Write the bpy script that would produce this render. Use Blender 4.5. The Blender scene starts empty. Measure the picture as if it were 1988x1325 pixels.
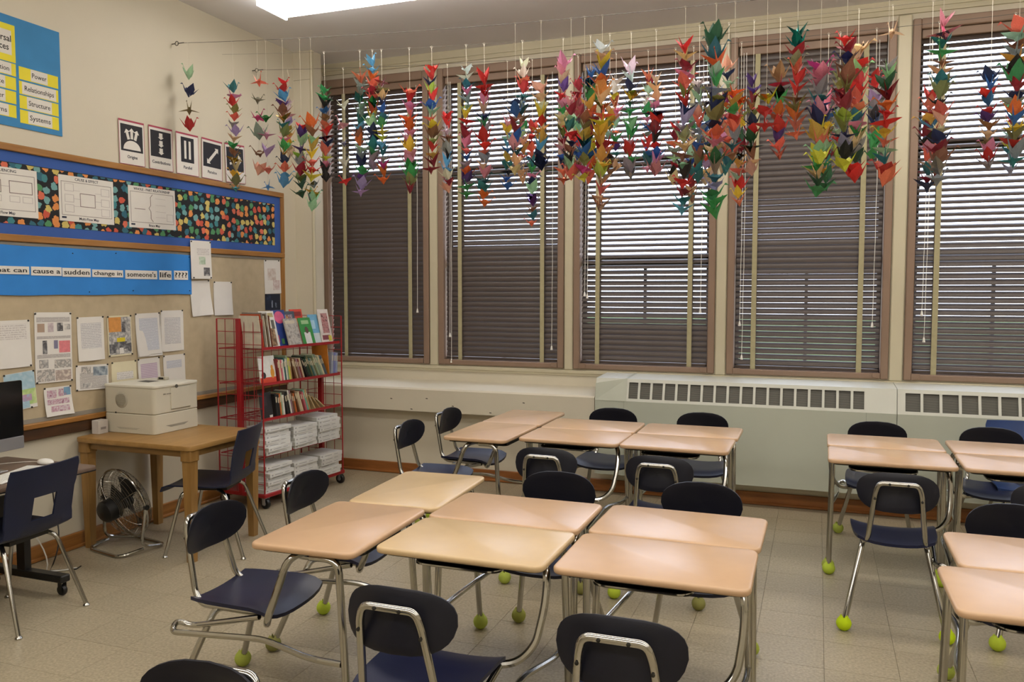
import bpy, math, random
from mathutils import Vector, Matrix, Euler

# ------------------------------------------------------------------ scene, camera, world, exposure
S = bpy.context.scene
COL = S.collection
H = 1.66                                   # eye height
YAW, PITCH = math.radians(20.44), math.radians(3.5145)
FPX, CX, CY = 1592.0, 994.0, 662.5
cam = bpy.data.cameras.new('camera'); cam.sensor_width = 36.0; cam.lens = FPX / 1988 * 36.0
cam.clip_start = 0.05
cam_o = bpy.data.objects.new('camera', cam); COL.objects.link(cam_o)
cam_o.location = (0, 0, H); cam_o.rotation_euler = (math.pi / 2 - PITCH, 0, YAW)
S.camera = cam_o
S.view_settings.view_transform = 'Standard'; S.view_settings.look = 'None'
S.view_settings.gamma = 1.0; S.view_settings.use_curve_mapping = False
S.view_settings.exposure = 0.32

SKY_STRENGTH = 4.5
LAMP_STRENGTH = 8.5
world = bpy.data.worlds.new('sky'); S.world = world; world.use_nodes = True
wn = world.node_tree.nodes; wn.clear()
wo = wn.new('ShaderNodeOutputWorld'); wb = wn.new('ShaderNodeBackground')
wb.inputs[0].default_value = (0.76, 0.83, 1.0, 1); wb.inputs[1].default_value = SKY_STRENGTH
world.node_tree.links.new(wb.outputs[0], wo.inputs[0])

# ------------------------------------------------------------------ room measures (metres; window wall faces -y, left wall faces +x)
XL, XR = -4.47, 4.6          # left and right wall
YB, YW = -3.2, 6.83          # back wall, window wall (upper part)
YLOW = 6.57                  # lower part of the window wall
ZC = 3.80                    # ceiling

_fw = Vector((-math.sin(YAW) * math.cos(PITCH), math.cos(YAW) * math.cos(PITCH), -math.sin(PITCH)))
_rt = Vector((math.cos(YAW), math.sin(YAW), 0)); _dn = _fw.cross(_rt)
def ray(x, y): return _fw + _rt * ((x - CX) / FPX) + _dn * ((y - CY) / FPX)
def on_x(x, y, X): r = ray(x, y); return r * (X / r.x) + Vector((0, 0, H))
def on_y(x, y, Y): r = ray(x, y); return r * (Y / r.y) + Vector((0, 0, H))
def on_z(x, y, Z): r = ray(x, y); return r * ((Z - H) / r.z) + Vector((0, 0, H))
def project(p):
    d = Vector(p) - Vector((0, 0, H)); w = d.dot(_fw)
    if w < 0.05: return None
    return (CX + FPX * d.dot(_rt) / w, CY + FPX * d.dot(_dn) / w)

# ------------------------------------------------------------------ materials
def lin(c):
    if isinstance(c, str):
        c = tuple(int(c[i:i + 2], 16) / 255 for i in (0, 2, 4))
    return tuple(x / 12.92 if x <= 0.04045 else ((x + 0.055) / 1.055) ** 2.4 for x in c) + (1.0,)
MATS = {}
def new_mat(name):
    m = bpy.data.materials.new(name); m.use_nodes = True
    nt = m.node_tree; b = nt.nodes['Principled BSDF']; MATS[name] = m
    return m, nt, b
def mat(name, col, rough=0.6, metal=0.0, var=0.06, scale=8.0, bump=0.0, bscale=60.0, spec=0.5):
    """procedural: base colour broken up by noise, optional fine relief"""
    if name in MATS: return MATS[name]
    m, nt, b = new_mat(name); N, L = nt.nodes, nt.links
    c = lin(col)
    tc = N.new('ShaderNodeTexCoord'); nz = N.new('ShaderNodeTexNoise'); nz.inputs['Scale'].default_value = scale
    nz.inputs['Detail'].default_value = 4
    L.new(tc.outputs['Object'], nz.inputs['Vector'])
    cr = N.new('ShaderNodeValToRGB')
    cr.color_ramp.elements[0].position = 0.3; cr.color_ramp.elements[1].position = 0.7
    cr.color_ramp.elements[0].color = tuple(x * (1 - var) for x in c[:3]) + (1,)
    cr.color_ramp.elements[1].color = tuple(min(1, x * (1 + var)) for x in c[:3]) + (1,)
    L.new(nz.outputs['Fac'], cr.inputs['Fac']); L.new(cr.outputs['Color'], b.inputs['Base Color'])
    b.inputs['Roughness'].default_value = rough; b.inputs['Metallic'].default_value = metal
    b.inputs['Specular IOR Level'].default_value = spec
    if bump:
        n2 = N.new('ShaderNodeTexNoise'); n2.inputs['Scale'].default_value = bscale
        L.new(tc.outputs['Object'], n2.inputs['Vector'])
        bp = N.new('ShaderNodeBump'); bp.inputs['Strength'].default_value = bump; bp.inputs['Distance'].default_value = 0.01
        L.new(n2.outputs['Fac'], bp.inputs['Height']); L.new(bp.outputs['Normal'], b.inputs['Normal'])
    return m
def wood(name, c1, c2, rough=0.45, axis='X', scale=3.0):
    if name in MATS: return MATS[name]
    m, nt, b = new_mat(name); N, L = nt.nodes, nt.links
    tc = N.new('ShaderNodeTexCoord'); mp = N.new('ShaderNodeMapping')
    sc = {'X': (1, 9, 9), 'Y': (9, 1, 9), 'Z': (9, 9, 1)}[axis]
    mp.inputs['Scale'].default_value = sc
    nz = N.new('ShaderNodeTexNoise'); nz.inputs['Scale'].default_value = scale; nz.inputs['Detail'].default_value = 6
    nz.inputs['Distortion'].default_value = 0.6
    cr = N.new('ShaderNodeValToRGB'); cr.color_ramp.elements[0].color = lin(c1); cr.color_ramp.elements[1].color = lin(c2)
    cr.color_ramp.elements[0].position = 0.3; cr.color_ramp.elements[1].position = 0.7
    L.new(tc.outputs['Object'], mp.inputs['Vector']); L.new(mp.outputs['Vector'], nz.inputs['Vector'])
    L.new(nz.outputs['Fac'], cr.inputs['Fac']); L.new(cr.outputs['Color'], b.inputs['Base Color'])
    b.inputs['Roughness'].default_value = rough
    return m
def emit(name, col, strength):
    if name in MATS: return MATS[name]
    m, nt, b = new_mat(name)
    b.inputs['Base Color'].default_value = lin(col); b.inputs['Emission Color'].default_value = lin(col)
    b.inputs['Emission Strength'].default_value = strength; b.inputs['Roughness'].default_value = 0.4
    return m
def object_colour_paper(name, rough=0.55, metal=0.0, stripes=False):
    if name in MATS: return MATS[name]
    m, nt, b = new_mat(name); N, L = nt.nodes, nt.links
    oi = N.new('ShaderNodeObjectInfo'); tc = N.new('ShaderNodeTexCoord')
    nz = N.new('ShaderNodeTexNoise'); nz.inputs['Scale'].default_value = 14
    L.new(tc.outputs['Object'], nz.inputs['Vector'])
    hs = N.new('ShaderNodeHueSaturation')
    mr = N.new('ShaderNodeMapRange'); mr.inputs['To Min'].default_value = 0.75; mr.inputs['To Max'].default_value = 1.2
    L.new(nz.outputs['Fac'], mr.inputs['Value']); L.new(mr.outputs['Result'], hs.inputs['Value'])
    L.new(oi.outputs['Color'], hs.inputs['Color'])
    out = hs.outputs['Color']
    if stripes:
        wv = N.new('ShaderNodeTexWave'); wv.inputs['Scale'].default_value = 18; wv.inputs['Distortion'].default_value = 4
        L.new(tc.outputs['Object'], wv.inputs['Vector'])
        cr = N.new('ShaderNodeValToRGB'); cr.color_ramp.interpolation = 'CONSTANT'
        cr.color_ramp.elements[1].position = 0.5
        mx = N.new('ShaderNodeMix'); mx.data_type = 'RGBA'
        L.new(wv.outputs['Fac'], mx.inputs['Factor']); L.new(out, mx.inputs[6]); mx.inputs[7].default_value = lin('2a2620')
        out = mx.outputs[2]
    L.new(out, b.inputs['Base Color'])
    b.inputs['Roughness'].default_value = rough; b.inputs['Metallic'].default_value = metal
    if not metal:
        tr = N.new('ShaderNodeBsdfTranslucent'); ms = N.new('ShaderNodeMixShader'); ms.inputs[0].default_value = 0.22
        L.new(out, tr.inputs['Color']); L.new(b.outputs[0], ms.inputs[1]); L.new(tr.outputs[0], ms.inputs[2])
        L.new(ms.outputs[0], N['Material Output'].inputs['Surface'])
    return m
def print_lines(name, paper, ink, rows, density=0.5, wob=0.0):
    """printed or handwritten lines: rows across local y (metres), broken into words by noise"""
    if name in MATS: return MATS[name]
    m, nt, b = new_mat(name); N, L = nt.nodes, nt.links
    tc = N.new('ShaderNodeTexCoord'); sp = N.new('ShaderNodeSeparateXYZ'); L.new(tc.outputs['Object'], sp.inputs[0])
    def math_(op, a, bv):
        n = N.new('ShaderNodeMath'); n.operation = op
        if isinstance(a, (int, float)): n.inputs[0].default_value = a
        else: L.new(a, n.inputs[0])
        if isinstance(bv, (int, float)): n.inputs[1].default_value = bv
        else: L.new(bv, n.inputs[1])
        return n.outputs[0]
    fr = math_('FRACT', math_('MULTIPLY', sp.outputs['Y'], 1.0 / rows), 0)
    line = math_('LESS_THAN', fr, 0.55)
    mp = N.new('ShaderNodeMapping'); mp.inputs['Scale'].default_value = (140, 1.0 / rows, 1)
    L.new(tc.outputs['Object'], mp.inputs['Vector'])
    nz = N.new('ShaderNodeTexNoise'); nz.inputs['Scale'].default_value = 1.0; nz.inputs['Detail'].default_value = 2
    L.new(mp.outputs['Vector'], nz.inputs['Vector'])
    wd = math_('GREATER_THAN', nz.outputs['Fac'], 1 - density)
    fac = math_('MULTIPLY', math_('MULTIPLY', line, wd), 0.75)
    mx = N.new('ShaderNodeMix'); mx.data_type = 'RGBA'; L.new(fac, mx.inputs['Factor'])
    mx.inputs[6].default_value = lin(paper); mx.inputs[7].default_value = lin(ink)
    L.new(mx.outputs[2], b.inputs['Base Color']); b.inputs['Roughness'].default_value = 0.7
    return m
def smudge(name, cols, scale=25.0, rough=0.7):
    """drawn or printed picture area: several inks blended by noise"""
    if name in MATS: return MATS[name]
    m, nt, b = new_mat(name); N, L = nt.nodes, nt.links
    tc = N.new('ShaderNodeTexCoord'); nz = N.new('ShaderNodeTexNoise'); nz.inputs['Scale'].default_value = scale
    nz.inputs['Detail'].default_value = 5; L.new(tc.outputs['Object'], nz.inputs['Vector'])
    cr = N.new('ShaderNodeValToRGB'); e = cr.color_ramp.elements
    n = len(cols)
    for i, c in enumerate(cols):
        p = 0.33 + 0.34 * i / max(1, n - 1)
        if i < 2: e[i].position = p; e[i].color = lin(c)
        else: q = e.new(p); q.color = lin(c)
    L.new(nz.outputs['Fac'], cr.inputs['Fac']); L.new(cr.outputs['Color'], b.inputs['Base Color'])
    b.inputs['Roughness'].default_value = rough
    return m

M_WALL = mat('cream_wall_paint', 'd0c8b4', 0.55, var=0.03, scale=1.2, bump=0.05, bscale=120)
M_CEIL = mat('ceiling_paint', 'eae9ec', 0.85, var=0.03, scale=1.0)
M_TRIMC = mat('cream_gloss_trim', 'c4bca2', 0.45, var=0.03, scale=2)
M_BROWN = mat('brown_window_paint', '8a7260', 0.5, var=0.05, scale=4)
M_SLAT = mat('brown_slat', '4c413c', 0.40, var=0.06, scale=6)
M_TAPE = mat('beige_tape', 'a8a07e', 0.85, var=0.06, scale=30)
M_CHROME = mat('chrome_tube', 'b4b2ac', 0.15, 1.0, var=0.05, scale=10)
M_NAVY = mat('navy_plastic', '12131f', 0.40, var=0.12, scale=6, bump=0.03, bscale=300, spec=0.35)
M_NAVYSEAT = mat('navy_seat', '161b38', 0.34, var=0.15, scale=4, bump=0.03, bscale=300, spec=0.4)
M_SHELL = mat('blue_shell_plastic', '151c36', 0.44, var=0.12, scale=5, bump=0.04, bscale=250, spec=0.4)
M_TOPP = mat('pinkish_laminate', 'c5a27f', 0.24, var=0.05, scale=5)
M_TOPY = mat('yellowish_laminate', 'ccb086', 0.24, var=0.05, scale=5)
M_BLACK = mat('black_plastic', '131314', 0.4, var=0.1)
M_DKSTEEL = mat('dark_steel', '26241f', 0.5, 0.3, var=0.1)
M_BALL = object_colour_paper('felt', 0.95)
M_OAK = wood('oak_trim', '8a5a2a', 'a9743a', 0.4, 'Y')
M_OAKX = wood('oak_trim_x', '7c4a20', '9c6230', 0.4, 'X')
M_DKOAK = wood('dark_rail', '3a2413', '53351c', 0.45, 'Y')
M_TABLE = wood('birch_table', '94703f', 'ab844c', 0.38, 'Y', 2.0)
M_RED = mat('red_enamel', '98161d', 0.35, var=0.08, scale=10)
M_WHITE = mat('white_paper', 'ddd9d2', 0.75, var=0.02, scale=10)
M_CREAMP = mat('cream_paper', 'd8cfae', 0.8, var=0.03, scale=10)
M_INK = mat('black_ink', '20201f', 0.7)
M_NAVYINK = mat('navy_ink', '23283e', 0.7)
M_GREYINK = mat('grey_ink', '8f8784', 0.8)
M_BLUEPAPER = mat('blue_poster_paper', '3d86bd', 0.8, var=0.06, scale=6, bump=0.12, bscale=14)
M_BANNER = mat('bright_blue_paper', '2e80cf', 0.8, var=0.06, scale=5, bump=0.15, bscale=10)
M_BLUEBOARD = mat('royal_blue_backing', '35589f', 0.85, var=0.05, scale=4)
M_YELLOW = mat('yellow_paper', 'e6d83a', 0.8, var=0.04)
M_CORK = mat('tan_tackboard', 'b6a689', 0.9, var=0.06, scale=14, bump=0.1, bscale=250)
M_GREYSTRIP = mat('grey_strip', '8b857a', 0.6)
M_PRINTER = mat('putty_plastic', 'c9c3b0', 0.5, var=0.03, scale=4, bump=0.02, bscale=400)
M_PRINTERD = mat('putty_plastic_shade', 'b3ad9b', 0.55, var=0.06, scale=90)
M_RAD = mat('grey_enamel', 'b6baab', 0.4, var=0.03, scale=3)
M_RADT = mat('light_enamel', 'c9cabf', 0.35, var=0.02, scale=3)
M_SILVER = mat('brushed_aluminium', 'a9a9ac', 0.35, 0.7, var=0.03)
M_SCREEN = mat('dark_glass', '0b0b0d', 0.12, var=0.1)
M_WPLAST = mat('white_plastic', 'e6e4dd', 0.35, var=0.02)
M_DESKTOP = mat('grey_brown_laminate', '6d5a4c', 0.4, var=0.08, scale=20)
M_RUBBER = mat('grey_rubber', '5c5a56', 0.6)
M_THREAD = mat('white_thread', 'cfc8b8', 0.8)
M_WIRE = mat('steel_wire', '57524b', 0.6, 0.2)
M_GRASS = mat('lawn', '5c7a3c', 0.95, var=0.3, scale=2)
M_PIN = mat('black_pin', '1c1a18', 0.4)
M_CAGE = mat('cage_wire', '9a958c', 0.25, 0.9)
M_CLOTH = mat('beige_cloth', 'a59a86', 0.8)

def louver_mat():
    m, nt, b = new_mat('dark_louver'); N, L = nt.nodes, nt.links
    tc = N.new('ShaderNodeTexCoord'); sp = N.new('ShaderNodeSeparateXYZ'); L.new(tc.outputs['Object'], sp.inputs[0])
    a = N.new('ShaderNodeMath'); a.operation = 'MULTIPLY'; L.new(sp.outputs['Z'], a.inputs[0]); a.inputs[1].default_value = 1 / 0.0085
    f = N.new('ShaderNodeMath'); f.operation = 'FRACT'; L.new(a.outputs[0], f.inputs[0])
    cr = N.new('ShaderNodeValToRGB'); cr.color_ramp.elements[0].color = lin('2b2a24'); cr.color_ramp.elements[1].color = lin('77756a')
    cr.color_ramp.elements[0].position = 0.55; cr.color_ramp.elements[1].position = 0.65
    L.new(f.outputs[0], cr.inputs['Fac']); L.new(cr.outputs['Color'], b.inputs['Base Color']); b.inputs['Roughness'].default_value = 0.5
    return m
M_LOUVER = louver_mat()

def glass_mat():
    m, nt, b = new_mat('window_glass'); N, L = nt.nodes, nt.links
    t = N.new('ShaderNodeBsdfTransparent'); g = N.new('ShaderNodeBsdfGlossy'); g.inputs['Roughness'].default_value = 0.02
    mx = N.new('ShaderNodeMixShader'); mx.inputs[0].default_value = 0.06
    L.new(t.outputs[0], mx.inputs[1]); L.new(g.outputs[0], mx.inputs[2]); L.new(mx.outputs[0], N['Material Output'].inputs['Surface'])
    return m
M_GLASS = glass_mat()

def floor_mat():
    m, nt, b = new_mat('speckled_vinyl'); N, L = nt.nodes, nt.links
    geo = N.new('ShaderNodeNewGeometry'); oi = N.new('ShaderNodeObjectInfo')
    n1 = N.new('ShaderNodeTexNoise'); n1.inputs['Scale'].default_value = 80; n1.inputs['Detail'].default_value = 5
    L.new(geo.outputs['Position'], n1.inputs['Vector'])
    cr = N.new('ShaderNodeValToRGB'); e = cr.color_ramp.elements
    e[0].position = 0.32; e[0].color = lin('978b73'); e[1].position = 0.62; e[1].color = lin('b0a48a')
    q = e.new(0.8); q.color = lin('beb29a')
    L.new(n1.outputs['Fac'], cr.inputs['Fac'])
    hs = N.new('ShaderNodeHueSaturation'); mr = N.new('ShaderNodeMapRange')
    mr.inputs['To Min'].default_value = 0.95; mr.inputs['To Max'].default_value = 1.04
    L.new(oi.outputs['Random'], mr.inputs['Value']); L.new(mr.outputs['Result'], hs.inputs['Value'])
    L.new(cr.outputs['Color'], hs.inputs['Color']); L.new(hs.outputs['Color'], b.inputs['Base Color'])
    b.inputs['Roughness'].default_value = 0.36
    n2 = N.new('ShaderNodeTexNoise'); n2.inputs['Scale'].default_value = 3; L.new(geo.outputs['Position'], n2.inputs['Vector'])
    bp = N.new('ShaderNodeBump'); bp.inputs['Strength'].default_value = 0.15; bp.inputs['Distance'].default_value = 0.02
    L.new(n2.outputs['Fac'], bp.inputs['Height']); L.new(bp.outputs['Normal'], b.inputs['Normal'])
    return m
M_FLOOR = floor_mat()

def pattern_mat():
    m, nt, b = new_mat('star_and_heart_print'); N, L = nt.nodes, nt.links
    tc = N.new('ShaderNodeTexCoord')
    nz = N.new('ShaderNodeTexNoise'); nz.inputs['Scale'].default_value = 38
    L.new(tc.outputs['Object'], nz.inputs['Vector'])
    vm = N.new('ShaderNodeVectorMath'); vm.operation = 'MULTIPLY_ADD'
    L.new(nz.outputs['Color'], vm.inputs[0]); vm.inputs[1].default_value = (0.035, 0.035, 0); L.new(tc.outputs['Object'], vm.inputs[2])
    v = N.new('ShaderNodeTexVoronoi'); v.voronoi_dimensions = '2D'; v.inputs['Scale'].default_value = 17; v.inputs['Randomness'].default_value = 0.6
    L.new(vm.outputs[0], v.inputs['Vector'])
    lt = N.new('ShaderNodeMath'); lt.operation = 'LESS_THAN'; lt.inputs[1].default_value = 0.40
    L.new(v.outputs['Distance'], lt.inputs[0])
    sp = N.new('ShaderNodeSeparateColor'); L.new(v.outputs['Color'], sp.inputs[0])
    cr = N.new('ShaderNodeValToRGB'); cr.color_ramp.interpolation = 'CONSTANT'; e = cr.color_ramp.elements
    cols = ['3f7f86', 'c4553f', '6f9fa0', 'd88a4a', '4f8a5c', 'c8b465', '2f6476', 'd26a50']
    e[0].color = lin(cols[0]); e[0].position = 0.0; e[1].color = lin(cols[1]); e[1].position = 1 / 8
    for i in range(2, 8): q = e.new(i / 8); q.color = lin(cols[i])
    L.new(sp.outputs[0], cr.inputs['Fac'])
    mx = N.new('ShaderNodeMix'); mx.data_type = 'RGBA'; L.new(lt.outputs[0], mx.inputs['Factor'])
    mx.inputs[6].default_value = lin('17181c'); L.new(cr.outputs['Color'], mx.inputs[7])
    L.new(mx.outputs[2], b.inputs['Base Color']); b.inputs['Roughness'].default_value = 0.8
    return m
M_PATTERN = pattern_mat()
M_CRANE = object_colour_paper('origami_paper', 0.6)
M_FOIL = object_colour_paper('foil_paper', 0.22, 0.9)
M_ZEBRA = object_colour_paper('striped_paper', 0.6, 0, True)

# ------------------------------------------------------------------ mesh helpers
class MB:
    def __init__(s): s.v = []; s.f = []; s.m = []; s.mi = 0
    def add(s, vs, fs):
        o = len(s.v); s.v += [tuple(p) for p in vs]
        for f in fs: s.f.append(tuple(i + o for i in f)); s.m.append(s.mi)
    def box(s, x0, x1, y0, y1, z0, z1):
        s.add([(x0, y0, z0), (x1, y0, z0), (x1, y1, z0), (x0, y1, z0), (x0, y0, z1), (x1, y0, z1), (x1, y1, z1), (x0, y1, z1)],
              [(0, 3, 2, 1), (4, 5, 6, 7), (0, 1, 5, 4), (1, 2, 6, 5), (2, 3, 7, 6), (3, 0, 4, 7)])
    def bbox(s, x0, x1, y0, y1, z0, z1, b=0.005):
        """box with chamfered edges"""
        b = min(b, (x1 - x0) / 2.01, (y1 - y0) / 2.01, (z1 - z0) / 2.01)
        s.slab([(x0, y0), (x1, y0), (x1, y1), (x0, y1)], z0, z1, b, corner=b, cs=1)
    def slab(s, outline, z0, z1, bev=0.0, corner=0.0, cs=4, es=1):
        """extruded outline (ccw) with rounded corners and rounded top/bottom edge"""
        pts = []
        n = len(outline)
        if corner > 0:
            for i in range(n):
                p = Vector(outline[i]); a = (Vector(outline[i - 1]) - p); c = (Vector(outline[(i + 1) % n]) - p)
                r = min(corner, a.length * 0.49, c.length * 0.49); a.normalize(); c.normalize()
                p0, p1 = p + a * r, p + c * r
                for k in range(cs + 1):
                    t = k / cs
                    pts.append(p0 * (1 - t) ** 2 + p * 2 * t * (1 - t) + p1 * t * t)
        else: pts = [Vector(p) for p in outline]
        m = len(pts); cen = sum(pts, Vector((0, 0))) / m
        def inset(d):
            res = []
            for i in range(m):
                t = (pts[(i + 1) % m] - pts[i - 1])
                if t.length < 1e-9: t = Vector((1, 0))
                t.normalize(); nrm = Vector((t.y, -t.x))
                res.append(pts[i] - nrm * d)
            return res
        prof = []
        if bev > 0:
            for k in range(es + 1):
                a = math.pi / 2 * k / es; prof.append((bev * (1 - math.sin(a)), z0 + bev * (1 - math.cos(a))))
            for k in range(es + 1):
                a = math.pi / 2 * k / es; prof.append((bev * (1 - math.cos(a)), z1 - bev * (1 - math.sin(a))))
        else: prof = [(0, z0), (0, z1)]
        vs = []; fs = []
        for d, z in prof:
            for p in inset(d): vs.append((p.x, p.y, z))
        k = len(prof)
        for j in range(k - 1):
            for i in range(m):
                a, b2 = j * m + i, j * m + (i + 1) % m
                fs.append((a, b2, b2 + m, a + m))
        fs.append(tuple(range(m - 1, -1, -1))); fs.append(tuple((k - 1) * m + i for i in range(m)))
        s.add(vs, fs)
    def tube(s, pts, r, n=8, cap=True, closed=False, r2=None):
        P = [Vector(p) for p in pts]; k = len(P); vs = []; fs = []
        up = None
        for i in range(k):
            if closed: t = P[(i + 1) % k] - P[i - 1]
            else: t = P[min(i + 1, k - 1)] - P[max(i - 1, 0)]
            t.normalize()
            if up is None:
                up = Vector((0, 0, 1)) if abs(t.z) < 0.9 else Vector((1, 0, 0))
            up = (up - t * up.dot(t)); up.normalize(); sd = t.cross(up)
            rr = r if r2 is None else r + (r2 - r) * i / (k - 1)
            for j in range(n):
                a = 2 * math.pi * j / n
                vs.append(P[i] + up * (math.cos(a) * rr) + sd * (math.sin(a) * rr))
        for i in range(k if closed else k - 1):
            for j in range(n):
                a, b2 = i * n + j, i * n + (j + 1) % n
                c, d = ((i + 1) % k) * n + (j + 1) % n, ((i + 1) % k) * n + j
                fs.append((a, d, c, b2))
        if cap and not closed:
            fs.append(tuple(range(n))); fs.append(tuple((k - 1) * n + j for j in range(n - 1, -1, -1)))
        s.add(vs, fs)
    def lathe(s, prof, n=16, center=(0, 0, 0), axis='z'):
        vs = []; fs = []; k = len(prof); c = Vector(center)
        for r, z in prof:
            for j in range(n):
                a = 2 * math.pi * j / n
                p = (r * math.cos(a), r * math.sin(a), z)
                if axis == 'x': p = (z, p[0], p[1])
                elif axis == 'y': p = (p[1], z, p[0])
                vs.append(c + Vector(p))
        for i in range(k - 1):
            for j in range(n):
                a, b2 = i * n + j, i * n + (j + 1) % n
                fs.append((a, b2, b2 + n, a + n))
        fs.append(tuple(range(n - 1, -1, -1))); fs.append(tuple((k - 1) * n + j for j in range(n)))
        s.add(vs, fs)
    def sphere(s, c, r, n=12, k=8, sz=1.0):
        s.lathe([(max(1e-4, r * math.sin(math.pi * i / k)), -r * sz * math.cos(math.pi * i / k)) for i in range(k + 1)], n, c)
    def poly(s, pts, z=0.0):
        s.add([(p[0], p[1], z) for p in pts], [tuple(range(len(pts)))])
    def flat(s, pts, z0, z1):
        """thin printed patch: polygon with a hair of thickness"""
        n = len(pts)
        s.add([(p[0], p[1], z0) for p in pts] + [(p[0], p[1], z1) for p in pts],
              [tuple(range(n, 2 * n))] + [(i, (i + 1) % n, (i + 1) % n + n, i + n) for i in range(n)])
    def build(s, name, material, parent=None, smooth=False, loc=None, rot=None):
        me = bpy.data.meshes.new(name); me.from_pydata(s.v, [], s.f)
        ms = material if isinstance(material, (list, tuple)) else [material]
        for m in ms: me.materials.append(m)
        if len(ms) > 1: me.polygons.foreach_set('material_index', s.m)
        if smooth:
            me.polygons.foreach_set('use_smooth', [True] * len(me.polygons))
            try: me.set_sharp_from_angle(angle=math.radians(40))
            except Exception: pass
        me.update()
        return link(name, me, parent, loc, rot)

def link(name, data, parent=None, loc=None, rot=None):
    o = bpy.data.objects.new(name, data); COL.objects.link(o); o.parent = parent
    if loc is not None: o.location = loc
    if rot is not None: o.rotation_euler = rot
    return o
def fillet(pts, r=0.05, k=4):
    """round the corners of a polyline"""
    P = [Vector(p) for p in pts]; out = [P[0]]
    for i in range(1, len(P) - 1):
        a, c = P[i - 1] - P[i], P[i + 1] - P[i]
        q = min(r, a.length * 0.48, c.length * 0.48); a.normalize(); c.normalize()
        p0, p1 = P[i] + a * q, P[i] + c * q
        for j in range(k + 1):
            t = j / k; out.append(p0 * (1 - t) ** 2 + P[i] * 2 * t * (1 - t) + p1 * t * t)
    out.append(P[-1]); return out
def thing(name, label, cat, loc=(0, 0, 0), rot=(0, 0, 0), group=None):
    o = link(name, None, None, loc, rot); o.empty_display_size = 0.1
    return tag(o, label, cat, group)
def tag(o, label, cat, group=None):
    o['label'] = label; o['category'] = cat
    if group: o['group'] = group
    return o
def struct(o): o['kind'] = 'structure'; return o
def copy_tree(o, parent=None):
    c = o.copy(); COL.objects.link(c); c.parent = parent
    for ch in list(o.children): copy_tree(ch, c)
    return c
_ONES = ['', 'first', 'second', 'third', 'fourth', 'fifth', 'sixth', 'seventh', 'eighth', 'ninth', 'tenth', 'eleventh', 'twelfth', 'thirteenth',
         'fourteenth', 'fifteenth', 'sixteenth', 'seventeenth', 'eighteenth', 'nineteenth']
def ordinal(n):
    if n < 20: return _ONES[n]
    t, u = divmod(n, 10)
    return {2: 'twentieth', 3: 'thirtieth', 4: 'fortieth', 5: 'fiftieth', 6: 'sixtieth'}[t] if u == 0 else {2: 'twenty', 3: 'thirty', 4: 'forty', 5: 'fifty', 6: 'sixty'}[t] + '-' + _ONES[u]

_tcache = {}
def text_mesh(txt, size, bold=0.0, align='CENTER', spacing=1.0):
    key = (txt, size, bold, align, spacing)
    if key in _tcache: return _tcache[key]
    cu = bpy.data.curves.new('lettering', 'FONT'); cu.body = txt; cu.size = size; cu.align_x = align; cu.align_y = 'CENTER'
    cu.offset = bold * size; cu.resolution_u = 2; cu.extrude = 0.0004; cu.space_character = spacing
    o = bpy.data.objects.new('lettering', cu); COL.objects.link(o)
    bpy.context.view_layer.update()
    dg = bpy.context.evaluated_depsgraph_get(); me = bpy.data.meshes.new_from_object(o.evaluated_get(dg))
    bpy.data.objects.remove(o); bpy.data.curves.remove(cu)
    me.materials.clear(); _tcache[key] = me
    return me
def lettering(txt, size, material, parent, u, v, n, bold=0.0, align='CENTER', rot=0.0, spacing=1.0, fit=None):
    me = text_mesh(txt, size, bold, align, spacing).copy(); me.materials.append(material)
    if fit:
        xs = [p.co.x for p in me.vertices]; w = max(xs) - min(xs); k = fit / w; c0 = (max(xs) + min(xs)) / 2
        for p in me.vertices: p.co.x = (p.co.x - c0) * k
    return link('lettering', me, parent, (u, v, n), (0, 0, rot))

# ------------------------------------------------------------------ floor, ceiling, walls
mb = MB(); mb.box(XL - .2, XR + .2, YB - .2, YW + .2, -0.12, -0.004)
floor = struct(mb.build('floor', mat('dark_joint', '857a66', 0.6)))
T = 0.3048
tile_me = None
tiles = []
ix0, ix1 = int(math.floor(XL / T)), int(math.ceil(XR / T)); iy0, iy1 = int(math.floor(YB / T)), int(math.ceil(YLOW / T))
for ix in range(ix0, ix1):
    for iy in range(iy0, iy1):
        x0, y0 = ix * T + 0.06, iy * T + 0.11
        if x0 + T < XL or x0 > XR or y0 > YLOW: continue
        cs = [project((x0 + a * T, y0 + b * T, 0)) for a, b in ((0, 0), (1, 0), (1, 1), (0, 1))]
        area = 0
        if all(cs):
            area = abs(sum(cs[i][0] * cs[(i + 1) % 4][1] - cs[(i + 1) % 4][0] * cs[i][1] for i in range(4))) / 2
            if not any(-60 < c[0] < 2048 and 500 < c[1] < 1400 for c in cs): area = 0
        tiles.append((area, x0, y0))
tiles.sort(reverse=True)
def tile_geo(mb, x, y):
    g = 0.0003; b = 0.0006
    mb.add([(x + g, y + g, -.005), (x + T - g, y + g, -.005), (x + T - g, y + T - g, -.005), (x + g, y + T - g, -.005),
            (x + g + b, y + g + b, 0), (x + T - g - b, y + g + b, 0), (x + T - g - b, y + T - g - b, 0), (x + g + b, y + T - g - b, 0)],
           [(4, 5, 6, 7), (0, 1, 5, 4), (1, 2, 6, 5), (2, 3, 7, 6), (3, 0, 4, 7)])
mb = MB(); tile_geo(mb, 0, 0)
rest = MB()
first = None
for k, (a, x, y) in enumerate(tiles):
    if k < 300 and a > 0:
        if first is None: first = mb.build('tile', M_FLOOR, floor, loc=(x, y, 0))
        else: link('tile', first.data, floor, (x, y, 0))
    else: tile_geo(rest, x, y)
ro = rest.build('remaining_tiles', M_FLOOR, floor); ro['kind'] = 'stuff'

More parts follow.
